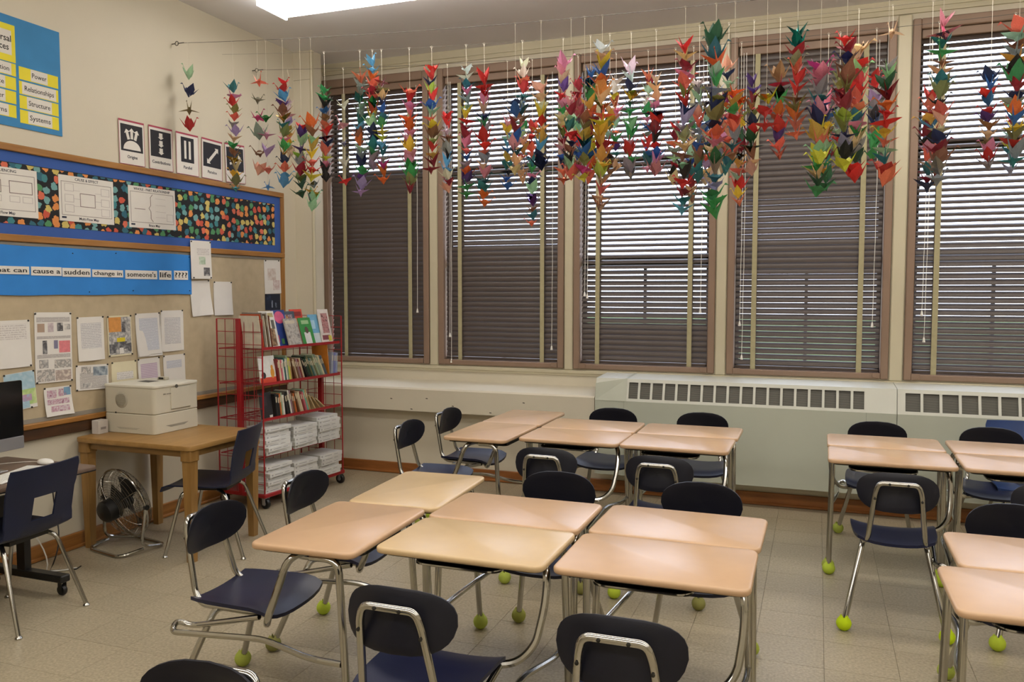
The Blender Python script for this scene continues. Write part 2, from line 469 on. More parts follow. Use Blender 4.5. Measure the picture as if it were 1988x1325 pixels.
mb = MB(); mb.box(XL - .2, XR + .2, YB - .2, YW + .25, ZC, ZC + .15)
ceiling = struct(mb.build('ceiling', M_CEIL))
mb = MB(); mb.box(XL - .2, XL, YB - .2, YW + .25, 0, ZC); wall_left = struct(mb.build('wall_left', M_WALL))
mb = MB(); mb.box(XR, XR + .2, YB - .2, YW + .25, 0, ZC); struct(mb.build('wall_right', M_WALL))
mb = MB(); mb.box(XL, XR, YB - .2, YB, 0, ZC); struct(mb.build('wall_back', M_WALL))

# windows: (outer x0, x1)
ZS0, ZS1 = 0.985, 3.655
k = YW / 6.78
WIN = [(-4.47, -3.329 * k), (-3.234 * k, -2.047 * k), (-1.959 * k, -0.778 * k), (-0.682 * k, 0.505 * k), (0.611 * k, 1.80 * k)]
mb = MB()
mb.box(XL, XR, YW, YW + .2, ZS1, ZC)                 # above
mb.box(XL, XR, YLOW, YW + .2, 0, 0.79)               # thick lower wall
mb.box(XL, XR, YW, YW + .2, 0.79, ZS0)               # strip under the frames
xs = [WIN[0][1]]
for i in range(1, 5):
    mb.box(WIN[i - 1][1], WIN[i][0], YW, YW + .2, ZS0, ZS1)
mb.box(WIN[4][1], XR, YW, YW + .2, ZS0, ZS1)
wall_front = struct(mb.build('wall_front', M_WALL))
# mouldings of the window wall
mb = MB(); mb.box(XL, XR, YW - .03, YW, 3.735, ZC); mb.box(XL, XR, YW - .018, YW, 3.70, 3.735)
struct(mb.build('trim_1', M_TRIMC))
mb = MB(); mb.bbox(XL, XR, YW - .02, YW + .0, ZS0 - .045, ZS0 - .012, .006); mb.box(XL, XR, YW - .012, YW, ZS0 - .06, ZS0 - .045)
struct(mb.build('trim_2', M_TRIMC))
for i in range(4):
    a, b = WIN[i][1], WIN[i + 1][0]
    mb = MB(); mb.bbox(a + .006, b - .006, YW - .022, YW, ZS0 - .012, ZS1 + .04, .008)
    struct(mb.build('trim_%d' % (3 + i), M_TRIMC))
# ledge box left of the radiator
mb = MB()
RX0 = -1.67
mb.add([(XL, 6.42, .60), (RX0 - .01, 6.42, .60), (RX0 - .01, YLOW, .60), (XL, YLOW, .60), (XL, 6.42, .792), (RX0 - .01, 6.42, .792),
        (RX0 - .01, YW, .835), (XL, YW, .835), (XL, 6.435, .806), (RX0 - .01, 6.435, .806)],
       [(0, 3, 2, 1), (0, 1, 5, 4), (4, 5, 9, 8), (8, 9, 6, 7), (1, 2, 6, 9, 5), (0, 4, 8, 7, 3)])
mb.build('pipe_ledge', M_WALL, wall_front)
for n, (x, z) in enumerate([(-3.55, .70), (-3.2, .715), (-2.95, .66), (-2.3, .72), (-2.6, .62), (-3.35, .615)]):
    m2 = MB(); m2.flat([(x, z), (x + .02, z - .003), (x + .022, z + .004), (x + .004, z + .007)], 0, .0006)
    o = m2.build('paint_chip', mat('chip', '4a4436', 0.9), wall_front); o.rotation_euler = (math.pi / 2, 0, 0); o.location = (0, 6.4195, 0)
# boxed pipe chase in the corner
mb = MB(); mb.slab([(XL, 6.355), (-4.275, 6.355), (-4.275, 6.50), (XL, 6.50)], 0, ZC, 0, 0)
o = mb.build('pipe_chase', M_WALL, wall_left)
mb = MB(); mb.tube([(-4.285, 6.365, 0.0), (-4.285, 6.365, ZC)], .016, 10); mb.build('corner_bead', M_TRIMC, wall_left, True)
mb = MB(); mb.box(XL, -4.276, 6.3535, 6.356, 3.545, 3.549); mb.build('chase_joint', mat('seam', '97907a', .8), wall_left)
# baseboards
mb = MB(); mb.bbox(XL, XL + .02, YB, 6.36, 0, .10, .004); mb.tube([(XL + .026, YB, .012), (XL + .026, 6.36, .012)], .012, 6)
struct(mb.build('baseboard_left', M_OAK))
mb = MB(); mb.bbox(XL, XR, YLOW - .02, YLOW, 0, .10, .004); mb.tube([(XL, YLOW - .026, .012), (XR, YLOW - .026, .012)], .012, 6)
struct(mb.build('baseboard_front', M_OAKX))

# windows and blinds
SL_P, SL_W = 0.0455, 0.050
GAPS = [  # (z, share of the pitch that shows sky from the room) read off the photograph, blind by blind
    [(0.9, -.04), (2.70, -.04), (2.80, .35), (3.26, .35), (3.36, .16), (3.5, .08), (3.7, .04)],
    [(0.9, -.05), (1.98, -.05), (2.1, .05), (2.35, .16), (2.70, .24), (2.80, .35), (3.35, .35), (3.45, .26), (3.6, .16)],
    [(0.9, -.05), (1.32, -.05), (1.42, .06), (1.75, .14), (1.85, .26), (2.0, .35), (3.3, .35), (3.42, .10), (3.6, .04)],
    [(0.9, .035), (1.7, .04), (1.9, -.03), (2.1, .015), (2.3, .02), (2.6, -.03), (3.7, -.03)],
    [(0.9, .01), (1.35, .02), (1.45, .05), (2.0, .10), (2.15, .33), (2.7, .38), (2.8, .46), (3.4, .50), (3.47, .2), (3.7, .05)]]
def interp(tab, z):
    for (a, u), (b, w) in zip(tab, tab[1:]):
        if a <= z <= b: return u + (w - u) * (z - a) / (b - a)
    return tab[-1][1]
def solve_tilt(z, gap):
    s = (z - H) / YW
    best = None
    for d in range(200, 860):
        t = math.radians(d / 10); g = 1 - (SL_W * math.sin(t) - SL_W * math.cos(t) * s) / SL_P
        e = abs(g - gap)
        if best is None or e < best[0]: best = (e, t)
    return best[1]
WNAME = ['leftmost window beside the corner', 'second window from the left', 'middle window above the ledge end', 'fourth window from the left', 'rightmost window cut by frame']
CORDS = [[(812, 600)], [(875, 647), (878, 697), (1072, 672)], [(1136, 568), (1141, 572), (1360, 600)], [(1436, 625), (1440, 690), (1693, 627)], [(1789, 605), (1793, 656)]]
rnd = random.Random(3)
for i, (x0, x1) in enumerate(WIN):
    w = link('window_%d' % (i + 1), None, None, ((x0 + x1) / 2, YW, ZS0)); struct(w)
    hw = (x1 - x0) / 2; hh = ZS1 - ZS0
    # frame pieces, proud of the wall
    fw = .055
    mb = MB(); mb.bbox(-hw, -hw + fw, -.03, .14, 0, hh, .006); mb.build('jamb', M_BROWN, w)
    mb = MB(); mb.bbox(hw - fw, hw, -.03, .14, 0, hh, .006); mb.build('jamb', M_BROWN, w)
    mb = MB(); mb.bbox(-hw + fw, hw - fw, -.026, .14, hh - .075, hh, .006); mb.build('head', M_BROWN, w)
    mb = MB(); mb.bbox(-hw + fw, hw - fw, -.024, .14, 0, .045, .006); mb.build('sill', M_BROWN, w)
    for sgn in (-1, 1):
        a = sgn * (hw - fw)
        mb = MB(); mb.slab([(a, .045), (a - sgn * .055, .045), (a - sgn * .055, .012), (a, .0)] if sgn < 0 else [(a, 0), (a - .055, .012), (a - .055, .045), (a, .045)][::-1], -.034, -.026, .002)
        o = mb.build('corner_bracket', M_BROWN, w); o.rotation_euler = (math.pi / 2, 0, 0); o.location = (0, -.06, 0.004)
    # sashes
    mb = MB()
    a = hw - fw
    for s in (-1, 1): mb.box(s * a - .03, s * a + .03, .10, .13, .04, hh - .06)
    for z in (.06, 0.93, 1.76, hh - .08): mb.box(-a, a, .10, .13, z - .035, z + .035)
    mb.box(-.012, .012, .10, .13, .06, .93)
    mb.build('sash', mat('dark_sash', '4a4038', 0.6), w)
    for (za, zb) in ((.095, .895), (.965, 1.725), (1.795, hh - .115)):
        mb = MB(); mb.box(-a + .03, a - .03, .113, .117, za, zb); mb.build('pane', M_GLASS, w)
    # blind
    bl = thing('venetian_blind', 'brown slatted venetian blind with beige tapes in the ' + WNAME[i], 'blind', ((x0 + x1) / 2, YW + .035, ZS0 + .05),
               group='venetian blinds on the window wall')
    bw = a - .008; bh = hh - .05 - .075
    mb = MB(); mb.bbox(-bw, bw, -.03, .03, bh - .062, bh - .002, .004); mb.build('headrail', M_BROWN, bl)
    mb = MB()
    pr = [(-.025, 0), (-.014, .0045), (0, .0062), (.014, .0045), (.025, 0), (.014, .0027), (0, .0044), (-.014, .0027)]
    n = len(pr)
    mb.add([(-bw, p[0], p[1]) for p in pr] + [(bw, p[0], p[1]) for p in pr],
           [(j, j + n, (j + 1) % n + n, (j + 1) % n) for j in range(n)] + [tuple(range(n)), tuple(range(2 * n - 1, n - 1, -1))])
    sm = None
    ns = int(math.ceil((bh - .062 - .03) / SL_P))
    for j in range(ns):
        z = .030 + SL_P * (j + .5)
        tz = solve_tilt(ZS0 + .05 + z, interp(GAPS[i], ZS0 + .05 + z)) + rnd.uniform(-.012, .012)
        rot = (tz, 0, 0)
        if sm is None: sm = mb.build('slat', M_SLAT, bl, True, (0, 0, z), rot).data
        else: link('slat', sm, bl, (0, 0, z), rot)
    mb = MB(); mb.bbox(-bw, bw, -.022, .022, .002, .024, .004); mb.build('bottom_rail', M_SLAT, bl)
    for s in (-1, 1):
        tx = s * (hw - .205)
        if i == 0 and s < 0: tx = -4.22 * k - (x0 + x1) / 2
        mb = MB(); mb.bbox(tx - .019, tx + .019, -.031, -.0285, -.028, bh - .06, .001)
        mb.box(tx - .017, tx + .017, -.0295, .026, -.0, .0015); mb.box(tx - .019, tx + .019, .0285, .030, .0, bh - .06)
        mb.box(tx - .021, tx + .021, -.034, -.031, -.032, -.004)
        mb.build('ladder_tape', M_TAPE, bl)
    for (cx, cy) in CORDS[i]:
        p = on_y(cx, cy, YW + .0) - Vector(((x0 + x1) / 2, YW + .035, ZS0 + .05)); p.y = -.052
        top = bh - .05
        pts = [(p.x + .012 * math.sin(q * 3.1 / 10) * (1 if q % 2 else .6) * .6, p.y, top + (p.z - top) * q / 10) for q in range(11)]
        mb = MB(); mb.tube(pts, .0022, 5); c = mb.build('pull_cord', M_WPLAST, bl, True)
        mb = MB(); mb.lathe([(.003, .0), (.006, -.006), (.011, -.034), (.011, -.038), (.002, -.039)], 8, (pts[-1][0], p.y, p.z + .004)); mb.build('tassel', M_WPLAST, c, True)

# outside ground seen through the slats
mb = MB(); mb.box(-40, 40, YW + .4, 80, -1.2, -1.0); o = mb.build('outside_ground', M_GRASS); struct(o)

# ------------------------------------------------------------------ ceiling lights
M_LENS = emit('lamp_lens', 'fffaf2', LAMP_STRENGTH)
M_FIXT = mat('white_fixture', 'e4e2dc', 0.4)
LABELL = {(0, 0): 'lit wraparound fluorescent ceiling light nearest the left wall above the cranes'}
def fixture(x0, x1, y, label):
    t = thing('ceiling_light', label, 'ceiling light', ((x0 + x1) / 2, y, ZC), group='fluorescent ceiling lights')
    hl = (x1 - x0) / 2
    mb = MB(); mb.bbox(-hl, hl, -.15, .15, -.035, 0, .006); mb.build('housing', M_FIXT, t)
    mb = MB(); pr = [(-.17, -.035), (-.165, -.075), (-.13, -.115), (.13, -.115), (.165, -.075), (.17, -.035)]; n = len(pr)
    mb.add([(-hl + .015, p[0], p[1]) for p in pr] + [(hl - .015, p[0], p[1]) for p in pr],
           [(j, j + 1, j + 1 + n, j + n) for j in range(n - 1)] + [tuple(range(n))[::-1], tuple(range(n, 2 * n))])
    mb.build('lens', M_LENS, t)
    for s in (-1, 1):
        mb = MB(); mb.box(min(s * hl, s * (hl - .014)), max(s * hl, s * (hl - .014)), -.172, .172, -.117, -.03); mb.build('end_cap', M_FIXT if False else M_LENS, t)
rows = [(5.12, 'above the crane strings'), (2.0, 'over the middle desks'), (-0.9, 'at the back of the room')]
for j, (y, wh) in enumerate(rows):
    for q, xa in enumerate((-3.78, -1.3, 1.18)):
        fixture(xa, xa + 2.44, y, ['left', 'middle', 'right'][q] + ' fluorescent ceiling light ' + wh)

# ------------------------------------------------------------------ radiator covers
def radiator(x0, x1, label, ncell, gx0, gx1, end_left):
    t = thing('radiator_cover', label, 'radiator', (x0, 6.40, 0.18), group='radiator covers under the windows')
    L_ = x1 - x0; d = YW - 6.40
    mb = MB(); mb.box(0, L_, 0, .035, 0, .60); mb.box(0, L_, .035, YLOW - 6.405, 0.02, .60); mb.build('front_panel', M_RAD, t)
    # sloping head with grille, and flat top
    mb = MB(); ga, gb = gx0 - x0, gx1 - x0
    def head(a, b):
        mb.add([(a, 0, .60), (b, 0, .60), (b, .05, .775), (a, .05, .775), (b, d, .785), (a, d, .785), (b, d, .62), (a, d, .62)],
               [(0, 1, 2, 3), (3, 2, 4, 5), (1, 6, 4, 2), (0, 3, 5, 7)])
    head(0, ga); head(gb, L_)
    mb.add([(ga, 0, .60), (gb, 0, .60), (gb, .006, .622), (ga, .006, .622)], [(0, 1, 2, 3)])
    mb.add([(ga, .042, .748), (gb, .042, .748), (gb, .05, .775), (ga, .05, .775), (gb, d, .785), (ga, d, .785)], [(0, 1, 2, 3), (3, 2, 4, 5)])
    mb.build('head_casing', M_RADT, t)
    mb = MB(); mb.add([(ga, .022, .615), (gb, .022, .615), (gb, .062, .752), (ga, .062, .752)], [(0, 1, 2, 3)]); mb.build('louver_panel', M_LOUVER, t)
    cw = (gb - ga) / ncell; bar = None
    for i in range(ncell + 1):
        mb = MB(); mb.add([(-.009, .004, .620), (.009, .004, .620), (.009, .043, .750), (-.009, .043, .750), (-.009, .03, .620), (.009, .03, .620), (.009, .066, .750), (-.009, .066, .750)],
                          [(0, 1, 2, 3), (0, 3, 7, 4), (1, 5, 6, 2)])
        xx = min(max(ga + cw * i, ga + .006), gb - .006)
        if bar is None: bar = mb.build('grille_bar', M_RADT, t, loc=(xx, 0, 0)).data
        else: link('grille_bar', bar, t, (xx, 0, 0))
    mb = MB(); mb.box(L_ - .001, L_ + .001, -.0015, .03, 0, .60); mb.box(gb - .001, gb + .001, -.0012, .02, 0, .60); mb.build('seam', mat('seam_grey', '8d8f84', .6), t)
    if end_left:
        mb = MB(); mb.box(ga - .02, ga - .018, -.0012, .02, .0, .60); mb.build('seam', MATS['seam_grey'], t)
        mb = MB(); mb.add([(0, -.002, .60), (ga, -.004, .60), (ga, .048, .779), (0, .02, .735), (0, d, .745), (ga, d, .789), (0, d, .6)],
                          [(0, 1, 2, 3), (3, 2, 5, 4), (0, 3, 4, 6)])
        mb.build('end_cap', M_RAD, t)
radiator(RX0, .545, 'long pale grey radiator cover with slotted grille below the middle windows', 18, -1.415, .345, True)
radiator(.549, 3.2, 'pale grey radiator cover continuing to the right edge under the last window', 20, .585, 3.0, False)

# ------------------------------------------------------------------ combination desks
TUBE = .0138
def backrest_mesh(w=.365, h=.19, th=.012):
    mb = MB(); nu, nv = 14, 8; vs = []; fs = []
    def pt(u, v, off):
        # superellipse disc, curved round the sitter
        x = u * w / 2; z = v * h / 2
        y = .045 * (x / (w / 2)) ** 2 + .012 * (v ** 2) * 0 + off
        return (x, y, z)
    ring = 28
    rings = [(1.0, th / 2, 1), (1.0, -th / 2 * 0, 0)]
    def outline(k, off, s=1.0):
        r = []
        for j in range(ring):
            a = 2 * math.pi * j / ring; ca, sa = math.cos(a), math.sin(a)
            e = 2 / 3.0
            u = math.copysign(abs(ca) ** e, ca); v = math.copysign(abs(sa) ** (e * 1.1), sa)
            if v < 0: u *= (1 - .10 * abs(v))
            r.append(pt(u * s, v * s, off))
        return r
    layers = [(.0, -th / 2), (.35, -th / 2), (.7, -th / 2), (.93, -th / 2), (1.0, -th / 4), (1.0, th / 4), (.93, th / 2), (.7, th / 2), (.35, th / 2), (0, th / 2)]
    for s, off in layers: vs += outline(0, off, max(s, .001))
    for l in range(len(layers) - 1):
        for j in range(ring):
            a, b = l * ring + j, l * ring + (j + 1) % ring
            fs.append((a, b, b + ring, a + ring))
    mb.add(vs, fs); return mb
def seat_mesh():
    mb = MB(); n = 9; vs = []; fs = []
    W2, y0, y1 = .205, -.60, -.20
    def z(u, v):   # u -1..1 across, v 0 (rear) .. 1 (front)
        return .452 - .018 * (1 - u * u) * (1 - (v - .45) ** 2) + .012 * (abs(u) ** 3) - .022 * max(0, v - .82) / .18
    for th in (0, -.014):
        for j in range(n):
            v = j / (n - 1)
            for i in range(n):
                u = -1 + 2 * i / (n - 1)
                cu, cv = u, v * 2 - 1
                # squircle the outline
                k = 1 - .055 * (u ** 4) * (cv ** 4) - .02 * (u * u) * (cv * cv)
                ww = W2 * (.90 + .10 * v)
                vs.append((cu * k * ww, (y0 + y1) / 2 + cv * k * (y1 - y0) / 2, z(u, v) + th))
    N2 = n * n
    for j in range(n - 1):
        for i in range(n - 1):
            a = j * n + i
            fs.append((a, a + 1, a + n + 1, a + n)); b = a + N2; fs.append((b, b + n, b + n + 1, b + 1))
    edge = [i for i in range(n)] + [j * n + n - 1 for j in range(1, n)] + [n * (n - 1) + i for i in range(n - 2, -1, -1)] + [j * n for j in range(n - 2, 0, -1)]
    for q in range(len(edge)):
        a, b = edge[q], edge[(q + 1) % len(edge)]; fs.append((a, a + N2, b + N2, b))
    mb.add(vs, fs); return mb
def ball_mesh():
    mb = MB(); n, kk = 14, 9; r = .036
    prof = [(r * math.sin(math.pi * i / kk), -r * math.cos(math.pi * i / kk)) for i in range(1, kk)]
    vs = [(0, 0, -r * .96)]; fs = []
    for i, (rr, z) in enumerate(prof):
        for j in range(n):
            a = 2 * math.pi * j / n
            k = rr; zz = z
            if i >= len(prof) - 1: zz = z + (.009 if j % 3 == 0 else -.004); k = rr * (.95 if j % 3 else 1.15)   # cut flaps round the leg
            vs.append((k * math.cos(a), k * math.sin(a), max(zz, -r * .96)))
    for j in range(n): fs.append((0, 1 + (j + 1) % n, 1 + j))
    for i in range(len(prof) - 1):
        for j in range(n):
            a, b = 1 + i * n + j, 1 + i * n + (j + 1) % n
            fs.append((a, b, b + n, a + n))
    mb.add(vs, fs); return mb
HX, HY, ZT = .315, .212, .757
BALLC = [lin(c) for c in ('c9de4a', 'c0cf5e', 'b0b45a', 'd3e84a', '9c9a58', 'bcc85a')]
def make_desk():
    t = link('student_desk', None)
    mb = MB(); mb.slab([(-HX, -HY), (HX, -HY), (HX, HY), (-HX, HY)], ZT - .024, ZT, .009, corner=.045, cs=6, es=3)
    mb.build('desktop', M_TOPP, t, True)
    mb = MB(); mb.slab([(-HX + .03, -HY + .03), (HX - .03, -HY + .03), (HX - .03, HY - .03), (-HX + .03, HY - .03)], ZT - .034, ZT - .024, 0, corner=.03)
    mb.build('under_panel', M_DKSTEEL, t)
    seat_mesh().build('seat', M_NAVYSEAT, t, True)
    b = backrest_mesh().build('backrest', M_NAVY, t, True, (0, -.628, .695), (math.radians(-10), 0, 0))
    # inverted U behind the backrest, running down under the seat
    def yb(z): return -.655 - (z - .695) * math.tan(math.radians(10))
    mb = MB()
    pts = [(-.15, -.24, .425), (-.14, -.555, .425), (-.125, -.60, .46), (-.10, yb(.70), .70), (-.085, yb(.745), .745), (.085, yb(.745), .745), (.10, yb(.70), .70), (.125, -.60, .46), (.14, -.555, .425), (.15, -.24, .425)]
    pts = fillet(pts, .065, 6)
    mb.tube(pts, .0125, 10); bf = mb.build('back_frame', M_CHROME, t, True)
    for (x, z) in ((-.04, .745), (.04, .745), (-.102, .668), (.102, .668)):
        mb = MB(); mb.lathe([(.006, 0), (.006, .003), (.001, .005)], 8, (0, 0, 0)); mb.build('rivet', M_DKSTEEL, bf, False, (x, yb(z) - .0118, z), (math.pi / 2, 0, 0))
    # legs, each in a slit ball
    k = 0
    legs = [((-.285, .13, ZT - .03), (-.295, .185, .03)), ((.285, .13, ZT - .03), (.295, .185, .03)),
            ((-.14, -.49, .43), (-.225, -.645, .03)), ((.14, -.49, .43), (.225, -.645, .03))]
    bm_ = ball_mesh(); bd = None
    for p0, p1 in legs:
        mb = MB()
        if k < 2: path = fillet([(p0[0], p0[1] - .10, ZT - .036), (p0[0], p0[1] + .01, ZT - .036), p1], .05, 5)
        else: path = fillet([(p0[0], p0[1] + .12, p0[2] - .004), (p0[0], p0[1], p0[2] - .004), p1], .05, 5)
        mb.tube(path, TUBE, 9); lg = mb.build('leg', M_CHROME, t, True)
        if bd is None: bo = bm_.build('tennis_ball', M_BALL, lg, True, (p1[0], p1[1], .0348)); bd = bo.data
        else: bo = link('tennis_ball', bd, lg, (p1[0], p1[1], .0348))
        k += 1
    # right-hand tube from desk to seat
    mb = MB(); mb.tube(fillet([(.20, .02, ZT - .037), (.285, -.06, ZT - .04), (.292, -.10, .60), (.275, -.16, .47), (.225, -.20, .418), (.05, -.30, .418)], .07, 6), TUBE, 9)
    mb.build('seat_support', M_CHROME, t, True)
    mb = MB(); mb.tube(fillet([(.185, -.26, .428), (.175, -.575, .35), (.195, -.635, .37), (.24, -.62, .345), (.245, -.20, .375), (.285, .02, .35), (.29, .15, .35)], .05, 5), .0115, 9)
    mb.build('side_rail', M_CHROME, t, True)
    # book rack under the top
    mb = MB(); mb.slab([(-.20, -.13), (.13, -.13), (.13, .15), (-.20, .15)], ZT - .073, ZT - .068, 0, corner=.04)
    mb.box(-.19, .12, .145, .149, ZT - .068, ZT - .034)
    r = mb.build('under_shelf', M_DKSTEEL, t)
    mb = MB(); mb.tube(fillet([(-.202, .12, ZT - .04), (-.202, -.09, ZT - .068), (-.17, -.132, ZT - .068), (.10, -.132, ZT - .068), (.132, -.09, ZT - .068), (.132, .12, ZT - .04)], .04, 4), .006, 7)
    mb.build('rack_rim', M_CHROME, r, True)
    return t
def set_balls(t, rn):
    for ch in t.children:
        for g in ch.children:
            if g.name.startswith('tennis_ball'): g.color = rn.choice(BALLC)
DESKS = [
    # x, y, facing degrees, yellow top, group, label
    (-1.14, 2.705, 0, 1, 'c', 'student desk with yellowish top, chair back facing camera, left of the two nearest'),
    (-.487, 2.72, 0, 0, 'c', 'student desk with pinkish top, chair back facing camera, right of the two nearest'),
    (-1.145, 3.135, 180, 0, 'c', 'student desk at centre of the middle cluster, its seat hidden on window side'),
    (-.482, 3.15, 180, 0, 'c', 'student desk at right rear of middle cluster with seat back toward window'),
    (-1.70, 2.70, -88, 0, 'c', 'student desk at near left of middle cluster with whole side and seat showing'),
    (-1.69, 3.335, -87, 1, 'c', 'student desk at far left of middle cluster, yellowish top, seat toward red rack'),
    (-1.40, 4.905, 0, 0, 'f', 'student desk of far cluster, chair back facing camera, beside the left pair'),
    (-.765, 4.90, 0, 0, 'f', 'student desk of far cluster, chair back facing camera, at its right end'),
    (-1.40, 5.335, 180, 0, 'f', 'student desk of far cluster, seat against window wall at radiator left end'),
    (-.755, 5.335, 180, 0, 'f', 'student desk of far cluster, seat in front of radiator grille, right rear'),
    (-1.96, 4.89, -90, 0, 'f', 'student desk of far cluster, near left, chair turned side on'),
    (-1.955, 5.51, -90, 0, 'f', 'student desk of far cluster, far left, nearest the window wall corner'),
    (.385, 4.885, 0, 0, 'r', 'student desk at right with full chair back and two bright yellow tennis balls'),
    (.385, 5.325, 180, 0, 'r', 'student desk at right rear reflecting the radiator, seat back before the grille'),
    (1.04, 4.885, 0, 0, 'r', 'student desk at right frame edge, second row, chair back cut by frame'),
    (1.05, 5.325, 180, 0, 'r', 'student desk at right frame edge nearest the blue shell chair'),
    (.70, 2.775, 0, 0, 'n', 'nearest student desk at the right frame edge, pink top cut off'),
    (.77, 3.205, 180, 0, 'n', 'student desk at right edge, seat back facing away beyond the nearest right desk'),
    (-1.32, .90, 180, 0, 'p', 'student desk mostly below the frame, only dark seat back showing bottom left')]
GRP = {'c': 'student desks of the middle cluster', 'f': 'student desks of the far cluster', 'r': 'student desks at the right by the radiator', 'n': 'student desks at the near right', 'p': 'student desk at the bottom left'}
proto = make_desk()
rd = random.Random(11)
for i, (x, y, a, yel, g, lab) in enumerate(DESKS):
    o = proto if i == 0 else copy_tree(proto)
    o.location = (x, y, 0); o.rotation_euler = (0, 0, math.radians(a + rd.uniform(-.8, .8)))
    tag(o, lab, 'school desk', GRP[g])
    for ch in o.children:
        if ch.name.startswith('desktop'):
            ch.material_slots[0].link = 'OBJECT'; ch.material_slots[0].material = M_TOPY if yel else M_TOPP
    set_balls(o, rd)
    if i == 12:
        for ch in o.children:
            if ch.name.startswith('leg'):
                for gq in ch.children:
                    if ch.children and gq.location.y < 0: gq.color = lin('dcf81e')

# ------------------------------------------------------------------ plastic shell chairs
def shell_chair(label, loc, rz, colour=None):
    t = thing('shell_chair', label, 'chair', loc, (0, 0, rz), 'blue plastic shell chairs')
    # faces +y; seat and back as one moulded shell with an opening in the back
    mb = MB(); nx = 12
    prof = [(.235, .405, .97), (.225, .43, .98), (.19, .442, 1), (.05, .438, 1), (-.10, .432, .99), (-.17, .437, .97), (-.20, .455, .95), (-.218, .50, .93), (-.224, .525, .93), (-.252, .645, .95), (-.262, .68, .97), (-.285, .77, .96), (-.29, .80, .92)]
    W2 = .225
    P = {}
    vs = []; fs = []
    for off in (0, 1):
        for j, (y, z, w) in enumerate(prof):
            jn = min(j + 1, len(prof) - 1); jp = max(j - 1, 0)
            ty, tz = prof[jn][0] - prof[jp][0], prof[jn][1] - prof[jp][1]; l = math.hypot(ty, tz); ny, nz = tz / l, -ty / l   # outward normal side
            for i in range(nx + 1):
                u = -1 + 2 * i / nx
                back = min(1, max(0, (z - .46) / .1))
                cy = -.0 + back * .03 * u * u
                cz = (1 - back) * .012 * u * u
                vs.append((u * W2 * w, y + cy - (0 if not off else ny * .009 * -1), z + cz + (0 if not off else nz * .009)))
    R = nx + 1; K = len(prof); N2 = R * K
    def hole(i, j): return j in (8,) and 3 <= i < nx - 3
    def face(i, j): return not (j == 8 and 4 <= i <= nx - 5)
    for j in range(K - 1):
        for i in range(nx):
            a = j * R + i
            if face(i, j):
                fs.append((a, a + 1, a + R + 1, a + R)); b = a + N2; fs.append((b, b + R, b + R + 1, b + 1))
    # hole rim
    j = 8; i0, i1 = 4, nx - 4
    rim = [j * R + i for i in range(i0, i1 + 1)] + [(j + 1) * R + i for i in range(i1, i0 - 1, -1)]
    for q in range(len(rim)):
        a, b = rim[q], rim[(q + 1) % len(rim)]; fs.append((a, b, b + N2, a + N2))
    edge = [i for i in range(R)] + [q * R + nx for q in range(1, K)] + [(K - 1) * R + i for i in range(nx - 1, -1, -1)] + [q * R for q in range(K - 2, 0, -1)]
    for q in range(len(edge)):
        a, b = edge[q], edge[(q + 1) % len(edge)]; fs.append((a, a + N2, b + N2, b))
    mb.add(vs, fs); mb.build('shell', colour or M_SHELL, t, True)
    mb = MB(); mb.box(-.12, .12, -.14, .12, .408, .428); mb.build('seat_bracket', M_DKSTEEL, t)
    for sx in (-1, 1):
        mb = MB(); mb.tube(fillet([(sx * .10, -.06, .415), (sx * .16, -.14, .405), (sx * .215, -.27, .015)], .05, 5), .011, 9); l = mb.build('leg', M_CHROME, t, True)
        mb = MB(); mb.lathe([(.004, 0), (.016, .0), (.017, .006), (.010, .016), (.009, .02)], 10, (sx * .215, -.272, 0)); mb.build('glide', M_CHROME, l, True)
        mb = MB(); mb.tube(fillet([(sx * .10, .05, .415), (sx * .16, .13, .405), (sx * .205, .225, .015)], .05, 5), .011, 9); l = mb.build('leg', M_CHROME, t, True)
        mb = MB(); mb.lathe([(.004, 0), (.016, .0), (.017, .006), (.010, .016), (.009, .02)], 10, (sx * .205, .227, 0)); mb.build('glide', M_CHROME, l, True)
    return t
shell_chair('navy plastic shell chair pulled up to the computer desk at left', (-3.83, 2.94, 0), math.radians(96))
shell_chair('navy plastic shell chair tucked under the printer table beside the red rack', (-3.62, 4.205, 0), math.radians(108))
shell_chair('brighter blue plastic chair back by the radiator at right frame edge', (1.28, 5.93, 0), math.radians(180), mat('bright_blue_plastic', '1f3a6e', .4, var=.08))

# ------------------------------------------------------------------ printer table and printer
TX0, TX1, TY0, TY1, TZ = -4.435, -3.505, 3.885, 4.575, .725
t = thing('wooden_table', 'light wooden table with square legs carrying the printer', 'table', ((TX0 + TX1) / 2, (TY0 + TY1) / 2, 0))
hx, hy = (TX1 - TX0) / 2, (TY1 - TY0) / 2
mb = MB(); mb.slab([(-hx, -hy), (hx, -hy), (hx, hy), (-hx, hy)], TZ - .032, TZ, .006, corner=.05, cs=5, es=2); mb.build('table_top', M_TABLE, t, True)
mb = MB(); q = .035
mb.box(-hx + q, hx - q, -hy + q, -hy + q + .02, TZ - .075, TZ - .032); mb.box(-hx + q, hx - q, hy - q - .02, hy - q, TZ - .075, TZ - .032)
mb.box(-hx + q, -hx + q + .02, -hy + q + .02, hy - q - .02, TZ - .075, TZ - .032); mb.box(hx - q - .02, hx - q, -hy + q + .02, hy - q - .02, TZ - .075, TZ - .032)
mb.build('apron', wood('table_apron', '7c5d33', '947140', .45, 'X'), t)
